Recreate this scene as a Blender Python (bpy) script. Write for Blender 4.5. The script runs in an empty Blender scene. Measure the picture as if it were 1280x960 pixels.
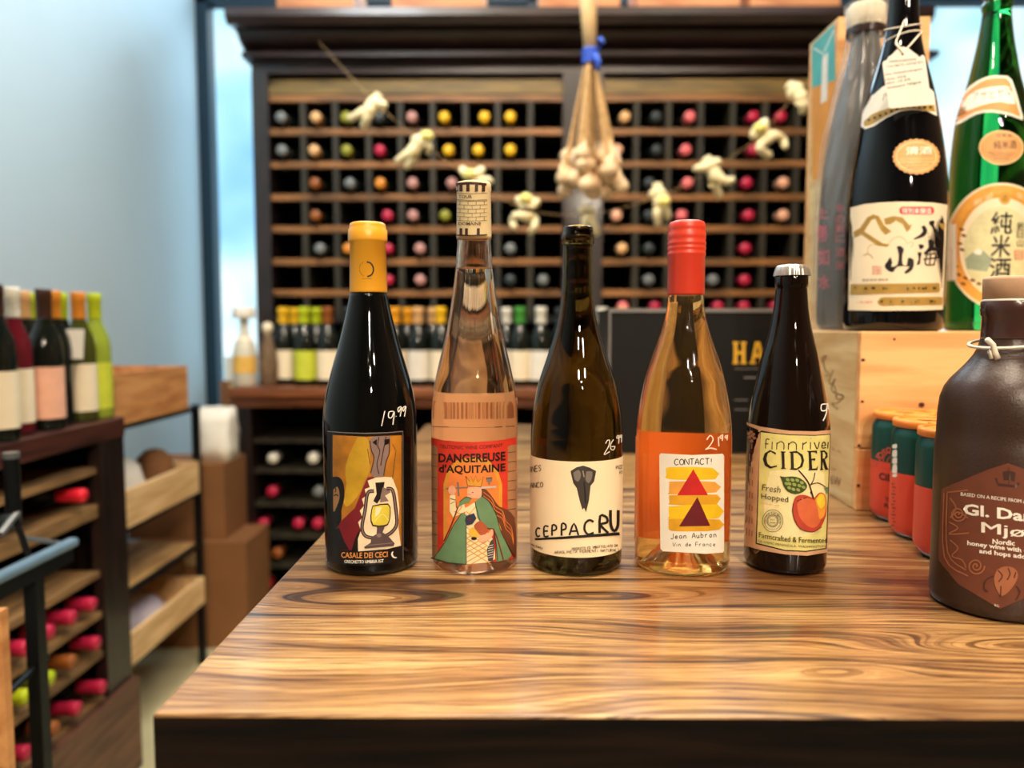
import bpy, bmesh, math, random
from mathutils import Vector, Matrix, Euler
from mathutils.geometry import tessellate_polygon
random.seed(7)
S = bpy.context.scene
COL = S.collection
R = math.radians
# ------------------------------------------------------------------ camera
F = 961.0                       # focal length in pixels of the 1280 px wide frame
EYE = Vector((0, 0, 1.113))
TZ = 0.90                       # height of table top
cd = bpy.data.cameras.new('camera'); cam = bpy.data.objects.new('camera', cd); COL.objects.link(cam)
cam.location = EYE
cam.rotation_euler = Euler((R(90 - 4.166), 0, R(0.358)), 'XYZ')
cd.sensor_width = 36; cd.lens = F / 1280 * 36; cd.clip_start = 0.02
cd.dof.use_dof = True; cd.dof.focus_distance = 0.622; cd.dof.aperture_fstop = cd.lens / 1000 / 0.0070
S.camera = cam
S.view_settings.view_transform = 'Standard'; S.view_settings.look = 'None'
S.view_settings.exposure = 0.46; S.view_settings.gamma = 1.0
S.view_settings.use_curve_mapping = False
S.cycles.max_bounces = 14; S.cycles.transmission_bounces = 14; S.cycles.transparent_max_bounces = 16
S.cycles.sample_clamp_indirect = 6.0
# ------------------------------------------------------------------ world
W = bpy.data.worlds.new('sky'); S.world = W; W.use_nodes = True
wn = W.node_tree.nodes; wl = W.node_tree.links
bg = wn['Background']; tc = wn.new('ShaderNodeTexCoord'); nz = wn.new('ShaderNodeTexNoise')
nz.inputs['Scale'].default_value = 7.0; nz.inputs['Detail'].default_value = 2.0
cr = wn.new('ShaderNodeValToRGB')
cr.color_ramp.elements[0].position = 0.38; cr.color_ramp.elements[0].color = (0.22, 0.52, 0.84, 1)
cr.color_ramp.elements[1].position = 0.62; cr.color_ramp.elements[1].color = (0.80, 0.95, 1.0, 1)
e = cr.color_ramp.elements.new(0.5); e.color = (0.40, 0.76, 0.90, 1)
wl.new(tc.outputs['Generated'], nz.inputs['Vector']); wl.new(nz.outputs['Fac'], cr.inputs['Fac'])
wl.new(cr.outputs['Color'], bg.inputs['Color']); bg.inputs['Strength'].default_value = 1.15

def area(name, loc, target, sx, sy, power, col):
    l = bpy.data.lights.new(name, 'AREA'); l.shape = 'RECTANGLE'; l.size = sx; l.size_y = sy
    l.energy = power; l.color = col
    o = bpy.data.objects.new(name, l); COL.objects.link(o); o.location = loc
    o.rotation_euler = (Vector(target) - Vector(loc)).to_track_quat('-Z', 'Y').to_euler()
    return o
WARM = (1.0, 0.83, 0.63)
area('ceiling_panel_light', (0.35, 0.75, 3.15), (0.35, 0.8, 0), 1.2, 0.8, 34, WARM)
area('ceiling_panel_light', (-0.6, 1.9, 3.15), (-0.6, 2.2, 0), 0.8, 0.8, 10, WARM)
area('wall_fill_light', (-0.75, 1.9, 3.2), (-1.46, 2.6, 1.0), 0.4, 1.2, 26, (0.80, 0.92, 1.0))  # unseen cool fill lamp, added to brighten the left wall
area('transom_daylight', (0.4, 3.50, 3.02), (-0.9, 2.0, 0.9), 2.6, 0.4, 40, (0.62, 0.84, 1.0))
def spot(loc, target, power, size=0.03, ang=70, col=WARM):
    l = bpy.data.lights.new('track_spotlight', 'SPOT'); l.energy = power; l.color = col
    l.shadow_soft_size = size; l.spot_size = R(ang); l.spot_blend = 0.7
    o = bpy.data.objects.new('track_spotlight', l); COL.objects.link(o); o.location = loc
    o.rotation_euler = (Vector(target) - Vector(loc)).to_track_quat('-Z', 'Y').to_euler()
for x, y, z, p in ((0.15, -2.1, 2.85, 75), (0.55, -2.3, 2.75, 75), (1.25, -2.0, 2.9, 60), (0.35, -1.4, 2.95, 45), (0.85, -3.0, 2.6, 70)):
    spot((x, y, z), (0.15, 0.7, 1.0), p, 0.06, 42)
spot((0.30, 0.05, 2.90), (0.2, 0.42, 0.9), 52)
spot((-0.45, -0.30, 2.80), (0.0, 0.6, 0.9), 16)
spot((0.75, 0.30, 2.8), (0.45, 0.9, 1.0), 26)
spot((-0.2, 1.35, 3.0), (0.1, 3.1, 1.6), 56, 0.06, 80)
spot((0.8, 1.35, 3.0), (1.0, 3.1, 1.6), 56, 0.06, 80)
spot((-0.5, 1.0, 2.9), (-1.15, 1.9, 0.9), 14, 0.06, 80)

# ------------------------------------------------------------------ camera measures
MW = cam.rotation_euler.to_matrix()
def ray(px, py):
    return (MW @ Vector(((px - 640) / F, (480 - py) / F, -1))).normalized()
def at(px, py, Y):                       # point of the picture at depth Y
    d = ray(px, py); return EYE + d * (Y / d.y)
def atz(px, py, z):                      # on a level plane
    d = ray(px, py); return EYE + d * ((z - EYE.z) / d.z)
def atx(px, py, X):
    d = ray(px, py); return EYE + d * (X / d.x)
def XX(px, Y, py=410): return at(px, py, Y).x
def ZZ(py, Y, px=646): return at(px, py, Y).z

# ------------------------------------------------------------------ materials
def lin(c):
    return tuple(((v / 255) / 12.92 if v / 255 <= 0.04045 else ((v / 255 + 0.055) / 1.055) ** 2.4) for v in c)
MATS = {}
def mat(name, col, rough=0.5, metal=0.0, trans=0.0, ior=1.45, var=0.08, scale=30, coat=0.0, bump=0.0, emit=0, spec=None):
    if name in MATS: return MATS[name]
    m = bpy.data.materials.new(name); m.use_nodes = True; nt = m.node_tree
    b = nt.nodes['Principled BSDF']; c = lin(col)
    b.inputs['Roughness'].default_value = rough; b.inputs['Metallic'].default_value = metal
    b.inputs['IOR'].default_value = ior; b.inputs['Transmission Weight'].default_value = trans
    b.inputs['Coat Weight'].default_value = coat
    if spec is not None: b.inputs['Specular IOR Level'].default_value = spec
    n = nt.nodes.new('ShaderNodeTexNoise'); n.inputs['Scale'].default_value = scale; n.inputs['Detail'].default_value = 4
    t = nt.nodes.new('ShaderNodeTexCoord'); nt.links.new(t.outputs['Object'], n.inputs['Vector'])
    r = nt.nodes.new('ShaderNodeValToRGB')
    r.color_ramp.elements[0].position = 0.3; r.color_ramp.elements[1].position = 0.7
    r.color_ramp.elements[0].color = tuple(min(1, v * (1 - var)) for v in c) + (1,)
    r.color_ramp.elements[1].color = tuple(min(1, v * (1 + var)) for v in c) + (1,)
    nt.links.new(n.outputs['Fac'], r.inputs['Fac']); nt.links.new(r.outputs['Color'], b.inputs['Base Color'])
    if bump:
        bp = nt.nodes.new('ShaderNodeBump'); bp.inputs['Strength'].default_value = bump; bp.inputs['Distance'].default_value = 0.002
        nt.links.new(n.outputs['Fac'], bp.inputs['Height']); nt.links.new(bp.outputs['Normal'], b.inputs['Normal'])
    MATS[name] = m; return m
def wine_glass(name, col, ior=1.36, through=0.14):
    m = mat(name, col, 0.0, trans=1.0, ior=ior, var=0.0); N = m.node_tree.nodes; L = m.node_tree.links
    t = N.new('ShaderNodeBsdfTransparent'); t.inputs[0].default_value = lin(col) + (1,); x = N.new('ShaderNodeMixShader'); x.inputs[0].default_value = through
    L.new(N['Principled BSDF'].outputs[0], x.inputs[1]); L.new(t.outputs[0], x.inputs[2]); L.new(x.outputs[0], N['Material Output'].inputs[0]); return m
def ink(name, col, rough=0.55): return mat('ink_' + name, col, rough, var=0.10, scale=90)
def wood(name, c0, c1, axis=0, stretch=14, scale=6, rough=0.5, bump=0.15, coat=0.0, wave=None, c2=None, pos=(0.35, 0.62)):
    m = bpy.data.materials.new(name); m.use_nodes = True; nt = m.node_tree; N = nt.nodes; L = nt.links
    b = N['Principled BSDF']; b.inputs['Roughness'].default_value = rough; b.inputs['Coat Weight'].default_value = coat
    b.inputs['Coat Roughness'].default_value = 0.12
    t = N.new('ShaderNodeTexCoord'); mp = N.new('ShaderNodeMapping')
    s = [scale * stretch] * 3; s[axis] = scale
    mp.inputs['Scale'].default_value = s; L.new(t.outputs['Object'], mp.inputs['Vector'])
    n = N.new('ShaderNodeTexNoise'); n.inputs['Scale'].default_value = 1; n.inputs['Detail'].default_value = 5
    n.inputs['Distortion'].default_value = 0.4
    L.new(mp.outputs['Vector'], n.inputs['Vector'])
    r = N.new('ShaderNodeValToRGB'); r.color_ramp.elements[0].position = pos[0]; r.color_ramp.elements[1].position = pos[1]
    r.color_ramp.elements[0].color = lin(c0) + (1,); r.color_ramp.elements[1].color = lin(c1) + (1,)
    L.new(n.outputs['Fac'], r.inputs['Fac']); L.new(r.outputs['Color'], b.inputs['Base Color'])
    bp = N.new('ShaderNodeBump'); bp.inputs['Strength'].default_value = bump; bp.inputs['Distance'].default_value = 0.001
    L.new(n.outputs['Fac'], bp.inputs['Height']); L.new(bp.outputs['Normal'], b.inputs['Normal'])
    return m
def table_wood():
    m = bpy.data.materials.new('oak_table_varnish'); m.use_nodes = True; nt = m.node_tree; N = nt.nodes; L = nt.links
    b = N['Principled BSDF']; b.inputs['Roughness'].default_value = 0.34
    b.inputs['Coat Weight'].default_value = 0.6; b.inputs['Coat Roughness'].default_value = 0.14
    t = N.new('ShaderNodeTexCoord'); sx = N.new('ShaderNodeSeparateXYZ'); L.new(t.outputs['Object'], sx.inputs['Vector'])
    def noise(scale, loc=(0, 0, 0), det=3, rough=.5, src=None, dist=0):
        mp = N.new('ShaderNodeMapping'); mp.inputs['Scale'].default_value = scale; mp.inputs['Location'].default_value = loc
        L.new(src or t.outputs['Object'], mp.inputs['Vector']); n = N.new('ShaderNodeTexNoise'); n.inputs['Scale'].default_value = 1
        n.inputs['Detail'].default_value = det; n.inputs['Roughness'].default_value = rough; n.inputs['Distortion'].default_value = dist
        L.new(mp.outputs['Vector'], n.inputs['Vector']); return n.outputs['Fac']
    def M(op, a, b_=None, c=None):
        q = N.new('ShaderNodeMath'); q.operation = op
        for k, v in enumerate((a, b_, c)):
            if v is None: continue
            if isinstance(v, (int, float)): q.inputs[k].default_value = v
            else: L.new(v, q.inputs[k])
        return q.outputs[0]
    def ramp(fac, *st):
        r = N.new('ShaderNodeValToRGB'); E = r.color_ramp.elements
        E[0].position, E[0].color = st[0][0], lin(st[0][1]) + (1,); E[1].position, E[1].color = st[-1][0], lin(st[-1][1]) + (1,)
        for p, c in st[1:-1]: q = E.new(p); q.color = lin(c) + (1,)
        L.new(fac, r.inputs['Fac']); return r.outputs['Color']
    def mul(a, b_, f):
        x = N.new('ShaderNodeMix'); x.data_type = 'RGBA'; x.blend_type = 'MULTIPLY'; x.inputs['Factor'].default_value = f
        L.new(a, x.inputs[6]); L.new(b_, x.inputs[7]); return x.outputs[2]
    warp = noise((2.6, 7.5, 1), (0.9, 0.1, 0), 2, .45)                  # bends the rings into cathedrals
    yy = M('ADD', sx.outputs['Y'], M('MULTIPLY', warp, 0.10))
    for x0, y0, a_, b_, amp in ((-0.63, -0.412, .085, .026, .060), (-0.44, -0.405, .10, .022, .045), (-0.16, -0.50, .09, .020, .040), (-0.30, -0.53, .05, .014, -.03), (0.02, -0.43, .12, .024, .05)):
        q = M('ADD', M('POWER', M('ABSOLUTE', M('DIVIDE', M('SUBTRACT', sx.outputs['X'], x0), a_)), 2.0), M('POWER', M('ABSOLUTE', M('DIVIDE', M('SUBTRACT', sx.outputs['Y'], y0), b_)), 2.0))
        yy = M('ADD', yy, M('MULTIPLY', M('EXPONENT', M('MULTIPLY', q, -1.0)), amp))
    cmb = N.new('ShaderNodeCombineXYZ'); L.new(M('MULTIPLY', sx.outputs['X'], 2.2), cmb.inputs['X']); L.new(M('MULTIPLY', yy, 62), cmb.inputs['Y'])
    rings = noise((1, 1, 1), (3.1, 0, 0), 5, .62, cmb.outputs[0])
    c1 = ramp(rings, (0.32, (54, 36, 22)), (0.385, (96, 66, 40)), (0.42, (150, 110, 66)), (0.52, (188, 146, 92)), (0.70, (222, 188, 128)))
    cmb2 = N.new('ShaderNodeCombineXYZ'); L.new(M('MULTIPLY', sx.outputs['X'], 3.5), cmb2.inputs['X']); L.new(M('MULTIPLY', yy, 260), cmb2.inputs['Y'])
    thin = noise((1, 1, 1), (7, 0, 0), 3, .6, cmb2.outputs[0])
    c2 = ramp(thin, (0.34, (84, 60, 44)), (0.42, (196, 174, 152)), (0.48, (255, 255, 255)))
    pores = noise((26, 900, 26), (0, 0, 0), 2)
    c3 = ramp(pores, (0.34, (150, 130, 112)), (0.52, (255, 255, 255)))
    blot = noise((2.2, 6, 1), (4.2, 1.7, 0), 3, .55)
    c4 = ramp(blot, (0.38, (146, 118, 94)), (0.56, (255, 255, 255)))
    col = mul(mul(mul(c1, c2, .85), c3, .8), c4, .85)
    L.new(col, b.inputs['Base Color'])
    bp = N.new('ShaderNodeBump'); bp.inputs['Strength'].default_value = 0.3; bp.inputs['Distance'].default_value = 0.0005
    L.new(thin, bp.inputs['Height']); L.new(bp.outputs['Normal'], b.inputs['Normal'])
    return m
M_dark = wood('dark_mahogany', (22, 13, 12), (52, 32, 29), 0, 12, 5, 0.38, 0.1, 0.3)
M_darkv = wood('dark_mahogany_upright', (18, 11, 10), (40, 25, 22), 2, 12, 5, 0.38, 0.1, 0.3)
M_red = wood('red_brown_wood', (44, 20, 16), (78, 38, 29), 1, 12, 5, 0.4, 0.1, 0.3)
M_counter = wood('counter_wood', (92, 48, 26), (140, 80, 44), 0, 12, 5, 0.4, 0.1)
M_rack = wood('olive_rack_wood', (80, 66, 28), (136, 108, 48), 0, 10, 5, 0.5)
M_orange = wood('orange_slat_wood', (92, 62, 30), (156, 104, 54), 0, 10, 5, 0.5)
M_div = wood('rack_divider_wood', (24, 22, 13), (46, 40, 23), 2, 10, 5, 0.6)
M_black = mat('rack_back_black', (14, 12, 12), 0.8)
M_pine = wood('pine_board', (198, 150, 98), (236, 196, 140), 0, 9, 4, 0.55, 0.1)
M_piney = wood('pine_board_long', (205, 160, 104), (238, 200, 146), 1, 9, 4, 0.55, 0.1)
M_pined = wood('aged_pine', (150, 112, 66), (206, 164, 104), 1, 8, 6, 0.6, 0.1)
M_rackshelf = wood('shaded_rack_pine', (96, 70, 42), (150, 114, 70), 1, 8, 6, 0.6, 0.1)  # darker copy of aged pine, the rack's inner shade put into its colour
M_crate2 = wood('orange_crate_wood', (176, 112, 58), (214, 152, 92), 1, 7, 5, 0.55, 0.1)
M_card = mat('cardboard', (128, 84, 46), 0.8, var=0.1, scale=8)
M_metal = mat('black_steel', (26, 28, 30), 0.35, 0.6)
M_white = mat('white_paper', (232, 226, 212), 0.6, var=0.04)
M_cream = mat('cream_paper', (238, 222, 190), 0.55, var=0.03)

# ------------------------------------------------------------------ object helpers
def link(name, me, m=None, parent=None, smooth=False):
    o = bpy.data.objects.new(name, me); COL.objects.link(o)
    if m is not None:
        for k in (m if isinstance(m, (list, tuple)) else [m]): me.materials.append(k)
    if parent is not None:
        o.parent = parent; o.location = -Vector(parent.location) if False else o.location
    if smooth:
        for p in me.polygons: p.use_smooth = True
    return o
def fin(name, bm, m, parent=None, smooth=False):
    me = bpy.data.meshes.new(name); bm.normal_update(); bm.to_mesh(me); bm.free()
    if parent is not None and parent.location.length > 1e-9:
        me.transform(parent_inv(parent))
    return link(name, me, m, parent, smooth)
def parent_inv(p):
    M = Matrix.Identity(4)
    chain = []
    while p is not None: chain.append(p); p = p.parent
    for q in reversed(chain): M = M @ q.matrix_basis
    return M.inverted()
def thing(name, label, cat, loc=(0, 0, 0), rz=0, group=None):
    o = bpy.data.objects.new(name, None); COL.objects.link(o); o.location = loc; o.rotation_euler = (0, 0, rz)
    o.empty_display_size = 0.05
    return tag(o, label, cat, group)
def tag(o, label, cat, group=None):
    o['label'] = label; o['category'] = cat
    if group: o['group'] = group
    return o
def struct(o): o['kind'] = 'structure'; return o
def bx(bm, x0, x1, y0, y1, z0, z1, bev=0.0, rot=None):
    r = bmesh.ops.create_cube(bm, size=1)
    vs = r['verts']
    c = Vector(((x0 + x1) / 2, (y0 + y1) / 2, (z0 + z1) / 2)); d = (abs(x1 - x0), abs(y1 - y0), abs(z1 - z0))
    bmesh.ops.scale(bm, vec=d, verts=vs)
    if rot: bmesh.ops.rotate(bm, cent=(0, 0, 0), matrix=rot, verts=vs)
    bmesh.ops.translate(bm, vec=c, verts=vs)
    if bev:
        es = list({e for v in vs for e in v.link_edges})
        bmesh.ops.bevel(bm, geom=es, offset=bev, segments=2, affect='EDGES', profile=0.5)
def box(name, m, x0, x1, y0, y1, z0, z1, parent=None, bev=0.0):
    bm = bmesh.new(); bx(bm, x0, x1, y0, y1, z0, z1, bev); return fin(name, bm, m, parent)
def lathe_bm(prof, seg=64, bm=None, cx=0, cy=0, z0=0, caps=True):
    """prof: (radius, z) from the bottom up; closed at the axis"""
    bm = bm or bmesh.new(); rings = []
    for r, z in prof:
        if r < 1e-6: rings.append([bm.verts.new((cx, cy, z + z0))])
        else: rings.append([bm.verts.new((cx + r * math.cos(2 * math.pi * k / seg), cy + r * math.sin(2 * math.pi * k / seg), z + z0)) for k in range(seg)])
    for a, b in zip(rings, rings[1:]):
        for k in range(seg):
            k2 = (k + 1) % seg
            if len(a) == 1 and len(b) == 1: break
            if len(a) == 1: bm.faces.new((a[0], b[k2], b[k]))
            elif len(b) == 1: bm.faces.new((a[k], a[k2], b[0]))
            else: bm.faces.new((a[k], a[k2], b[k2], b[k]))
    if caps and len(rings[0]) > 1: bm.faces.new(list(reversed(rings[0])))
    if caps and len(rings[-1]) > 1: bm.faces.new(rings[-1])
    return bm
def tube_bm(pts, r, seg=8, bm=None, taper=None):
    bm = bm or bmesh.new(); pts = [Vector(p) for p in pts]; rings = []
    for i, p in enumerate(pts):
        t = (pts[min(i + 1, len(pts) - 1)] - pts[max(i - 1, 0)]).normalized()
        u = t.cross(Vector((0, 0, 1)) if abs(t.z) < 0.9 else Vector((1, 0, 0))).normalized(); v = t.cross(u)
        rr = r if taper is None else taper[i]
        rings.append([bm.verts.new(p + (u * math.cos(2 * math.pi * k / seg) + v * math.sin(2 * math.pi * k / seg)) * rr) for k in range(seg)])
    for a, b in zip(rings, rings[1:]):
        for k in range(seg): bm.faces.new((a[k], a[(k + 1) % seg], b[(k + 1) % seg], b[k]))
    bm.faces.new(list(reversed(rings[0]))); bm.faces.new(rings[-1])
    bmesh.ops.recalc_face_normals(bm, faces=bm.faces)
    return bm
def smooth_pts(pts, n=5):
    if len(pts) < 3: return pts
    out = []; P = [pts[0]] + list(pts) + [pts[-1]]
    for i in range(1, len(P) - 2):
        p0, p1, p2, p3 = P[i - 1], P[i], P[i + 1], P[i + 2]
        for k in range(n):
            t = k / n
            out.append(tuple(0.5 * ((2 * p1[j]) + (-p0[j] + p2[j]) * t + (2 * p0[j] - 5 * p1[j] + 4 * p2[j] - p3[j]) * t * t + (-p0[j] + 3 * p1[j] - 3 * p2[j] + p3[j]) * t ** 3) for j in range(len(p1))))
    out.append(tuple(pts[-1])); return out

# ------------------------------------------------------------------ print on surfaces
class Rev:                                # surface of revolution with its (z, r) table
    def __init__(s, cx, cy, tab): s.cx, s.cy, s.tab = cx, cy, sorted(tab)
    def rad(s, z):
        T = s.tab
        if z <= T[0][0]: return T[0][1]
        for (a, ra), (b, rb) in zip(T, T[1:]):
            if z <= b: return ra + (rb - ra) * (z - a) / max(1e-9, b - a)
        return T[-1][1]
    def hit(s, px, py, off):
        d = ray(px, py); h = math.hypot(d.x, d.y)
        tc_ = (s.cx * d.x + s.cy * d.y) / h / h                     # nearest approach to the axis
        p = EYE + d * tc_; t = tc_
        dm = math.hypot(p.x - s.cx, p.y - s.cy)
        for _ in range(7):
            r = s.rad((EYE + d * t).z) + off
            if dm >= r: t = tc_; break
            t = tc_ - math.sqrt(r * r - dm * dm) / h
        p = EYE + d * t; r = s.rad(p.z) + off
        v = Vector((p.x - s.cx, p.y - s.cy)); l = v.length or 1
        return Vector((s.cx + v.x / l * r, s.cy + v.y / l * r, p.z))
class Plane:
    def __init__(s, p, n): s.p, s.n = Vector(p), Vector(n).normalized()
    def hit(s, px, py, off):
        d = ray(px, py); q = s.p + s.n * off
        return EYE + d * ((q - EYE).dot(s.n) / d.dot(s.n))
STROKES = {  # hand-lettering on a 4 x 6 grid, y up
 'A': [[(0, 0), (2, 6), (4, 0)], [(.8, 2), (3.3, 2.2)]], 'B': [[(0, 0), (0, 6), (2.6, 5.6), (2.8, 4), (0, 3.2), (3.4, 2.4), (3, .4), (0, 0)]],
 'C': [[(3.6, 5.2), (2, 6), (.3, 4.6), (0, 2), (1.4, 0), (3.7, .7)]], 'D': [[(0, 0), (0, 6), (3, 5), (3.8, 2.6), (2.6, .4), (0, 0)]],
 'E': [[(3.6, 6), (0, 6), (0, 0), (3.6, 0)], [(0, 3.1), (3, 3.2)]], 'F': [[(3.6, 6), (0, 6), (0, 0)], [(0, 3.1), (3, 3.2)]],
 'G': [[(3.6, 5.2), (2, 6), (.2, 4.4), (.2, 1.6), (2, 0), (3.8, 1.2), (3.8, 2.8), (2.4, 2.8)]], 'H': [[(0, 0), (0, 6)], [(4, 0), (4, 6)], [(0, 3), (4, 3)]],
 'I': [[(1, 0), (1, 6)]], 'L': [[(0, 6), (0, 0), (3.4, 0)]], 'M': [[(0, 0), (.4, 6), (2, 2), (3.6, 6), (4, 0)]],
 'N': [[(0, 0), (0, 6), (4, 0), (4, 6)]], 'O': [[(2, 6), (.2, 4.4), (.2, 1.4), (2, 0), (3.8, 1.4), (3.8, 4.4), (2, 6)]],
 'P': [[(0, 0), (.2, 6), (3, 5.6), (3.2, 3.6), (.2, 2.8)]], 'R': [[(0, 0), (.2, 6), (3, 5.6), (3.2, 3.8), (.4, 2.9), (3.8, 0)]],
 'S': [[(3.4, 5.2), (1.8, 6), (.3, 4.6), (1.8, 3.2), (3.5, 1.8), (2, 0), (.2, .8)]], 'T': [[(2, 0), (2, 6)], [(0, 6), (4, 6)]],
 'U': [[(0, 6), (.2, 1.6), (2, 0), (3.8, 1.6), (4, 6)]], 'V': [[(0, 6), (2, 0), (4, 6)]], 'Z': [[(0, 6), (4, 6), (0, 0), (4, 0)]],
 'J': [[(3, 6), (3, 1.4), (1.6, 0), (.2, 1.2)]], '!': [[(1, 6), (1, 2)], [(1, .5), (1, 0)]], '.': [[(.5, .3), (.9, 0)]], ' ': [],
 '1': [[(1, 0), (1.4, 6)]], '2': [[(.2, 4.8), (1.8, 6), (3.4, 4.6), (0, 0), (3.8, .3)]], '6': [[(3, 6), (.6, 3.4), (.4, 1), (2.2, 0), (3.4, 1.6), (2, 3), (.5, 2)]],
 '9': [[(3.3, 5), (1.6, 6), (.3, 4.4), (1.6, 3), (3.2, 4.6), (3.2, 5), (2.6, 0)]],
 'a': [[(3, 3), (1.4, 3.6), (.3, 1.8), (1.4, .2), (2.9, 1.6), (3, 3.2), (3.3, .2)]], 'c': [[(2.8, 3), (1.4, 3.6), (.3, 1.8), (1.4, .1), (3, .7)]],
 'd': [[(3, 2.6), (1.4, 3.6), (.3, 1.8), (1.4, .2), (2.9, 1.4), (3, 6), (3.2, 0)]], 'e': [[(.3, 1.8), (2.9, 2), (1.8, 3.6), (.3, 1.8), (1.4, .1), (3, .8)]],
 'i': [[(1, 3.4), (1, 0)], [(1, 4.8), (1.2, 5)]], 'n': [[(.3, 3.4), (.4, 0)], [(.4, 2.4), (2, 3.6), (2.8, 2.4), (3, 0)]],
 'r': [[(.3, 3.4), (.4, 0)], [(.4, 2.2), (1.6, 3.6), (2.6, 3.2)]], 'u': [[(.3, 3.4), (.6, .6), (2, 0), (3, 1.4), (3, 3.4), (3.2, 0)]],
 'b': [[(.3, 6), (.3, 0)], [(.3, 2.4), (1.8, 3.6), (3, 2), (1.8, .1), (.3, .8)]], 'o': [[(1.7, 3.6), (.3, 1.9), (1.6, 0), (3.1, 1.8), (1.7, 3.6)]],
}
class Art:
    """print laid on a curved or flat surface, one mesh with an ink per face"""
    def __init__(s, surf, org=(0, 0, 1), eps=0.00002, base=0.00025, gx=2.0, gy=None):
        s.surf, s.org, s.eps, s.base, s.gx, s.gy = surf, org, eps, base, gx, gy
        s.V, s.Fc, s.mats, s.layer = [], [], [], 0
    def P(s, p): return (s.org[0] + p[0] / s.org[2], s.org[1] + p[1] / s.org[2])
    def _mi(s, m):
        if m not in s.mats: s.mats.append(m)
        return s.mats.index(m)
    def add(s, verts, faces, m, keep=False):   # verts in pixels
        if not keep: s.layer += 1
        bm = bmesh.new(); vs = [bm.verts.new((x, y, 0)) for x, y in verts]
        for f in faces:
            if len(set(f)) < 3: continue
            try: bm.faces.new([vs[i] for i in f])
            except ValueError: pass
        xs = [v[0] for v in verts]; ys = [v[1] for v in verts]
        if s.gx:
            x = math.ceil(min(xs) / s.gx) * s.gx
            while x < max(xs):
                bmesh.ops.bisect_plane(bm, geom=bm.verts[:] + bm.edges[:] + bm.faces[:], plane_co=(x, 0, 0), plane_no=(1, 0, 0)); x += s.gx
        if s.gy:
            y = math.ceil(min(ys) / s.gy) * s.gy
            while y < max(ys):
                bmesh.ops.bisect_plane(bm, geom=bm.verts[:] + bm.edges[:] + bm.faces[:], plane_co=(0, y, 0), plane_no=(0, 1, 0)); y += s.gy
        bm.verts.index_update(); k0 = len(s.V); off = s.base + s.eps * s.layer
        for v in bm.verts: s.V.append(s.surf.hit(v.co.x, v.co.y, off))
        mi = s._mi(m)
        for f in bm.faces:
            idx = [k0 + v.index for v in f.verts]
            a, b_, c = (f.verts[0].co, f.verts[1].co, f.verts[2].co)
            if f.normal.z > 0 or (f.normal.z == 0 and (b_ - a).cross(c - a).z > 0): idx.reverse()
            s.Fc.append((idx, mi))
        bm.free()
    def poly(s, pts, m, smooth=0):
        P_ = [s.P(p) for p in pts]
        if smooth: P_ = smooth_pts(P_ + [P_[0]], smooth)[:-1]
        tr = tessellate_polygon([[Vector((x, y, 0)) for x, y in P_]])
        s.add(P_, tr, m)
    def ell(s, cx, cy, rx, ry, m, n=28, rot=0):
        c, q = math.cos(R(rot)), math.sin(R(rot))
        pts = [(cx + rx * math.cos(2 * math.pi * k / n) * c - ry * math.sin(2 * math.pi * k / n) * q, cy + rx * math.cos(2 * math.pi * k / n) * q + ry * math.sin(2 * math.pi * k / n) * c) for k in range(n)]
        s.poly(pts, m)
    def stroke(s, pts, w, m, smooth=4, raw=False, keep=False):
        P_ = [p if raw else s.P(p) for p in pts]; w = w / s.org[2] if not raw else w
        if smooth: P_ = smooth_pts(P_, smooth)
        vs, fs = [], []
        for i, p in enumerate(P_):
            a = P_[max(i - 1, 0)]; b_ = P_[min(i + 1, len(P_) - 1)]
            dx, dy = b_[0] - a[0], b_[1] - a[1]; l = math.hypot(dx, dy) or 1
            nx, ny = -dy / l * w / 2, dx / l * w / 2
            vs += [(p[0] + nx, p[1] + ny), (p[0] - nx, p[1] - ny)]
        for i in range(len(P_) - 1): fs.append((2 * i, 2 * i + 1, 2 * i + 3, 2 * i + 2))
        s.add(vs, fs, m, keep)
    def hand(s, text, a, b, h, w, m, grow=0.0, smooth=3):
        """stroke lettering from a to b (baseline ends), cap height h"""
        n = len(text); adv = [0.62 if c in 'Ii!.1' else 1.0 for c in text]; tot = sum(adv); x = 0; s.layer += 1
        for i, c in enumerate(text):
            cw = adv[i] / tot; t0 = x; x += cw; sc = 1 + grow * (t0 - 0.5)
            for st in STROKES.get(c, []):
                pts = []
                for gx_, gy_ in st:
                    t = t0 + cw * (0.06 + 0.80 * gx_ / (4 if adv[i] == 1 else 2.4))
                    pts.append((a[0] + (b[0] - a[0]) * t, a[1] + (b[1] - a[1]) * t - gy_ / 6 * h * sc))
                s.stroke(pts, w, m, smooth if len(pts) > 2 else 0, keep=True)
    def text(s, txt, a, b, h, m, bold=0.0, sag=0, slant=0, arc=None):
        if bold > .012 and 'M' in txt and not arc:
            d = h * bold * 1.1
            for k in (-1, 0, 1): s.text(txt, (a[0] + k * d, a[1]), (b[0] + k * d, b[1]), h, m, 0.0, sag, slant)
            return
        cu = bpy.data.curves.new('t', 'FONT'); cu.body = txt; cu.offset = bold; cu.resolution_u = 2
        ob = bpy.data.objects.new('t', cu); COL.objects.link(ob)
        me = ob.to_mesh(); vs = [v.co.copy() for v in me.vertices]; fs = [tuple(p.vertices) for p in me.polygons]
        ob.to_mesh_clear(); bpy.data.objects.remove(ob); bpy.data.curves.remove(cu)
        if not vs: return
        x0, x1 = min(v.x for v in vs), max(v.x for v in vs); y1 = max(v.y for v in vs)
        out = []
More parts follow.
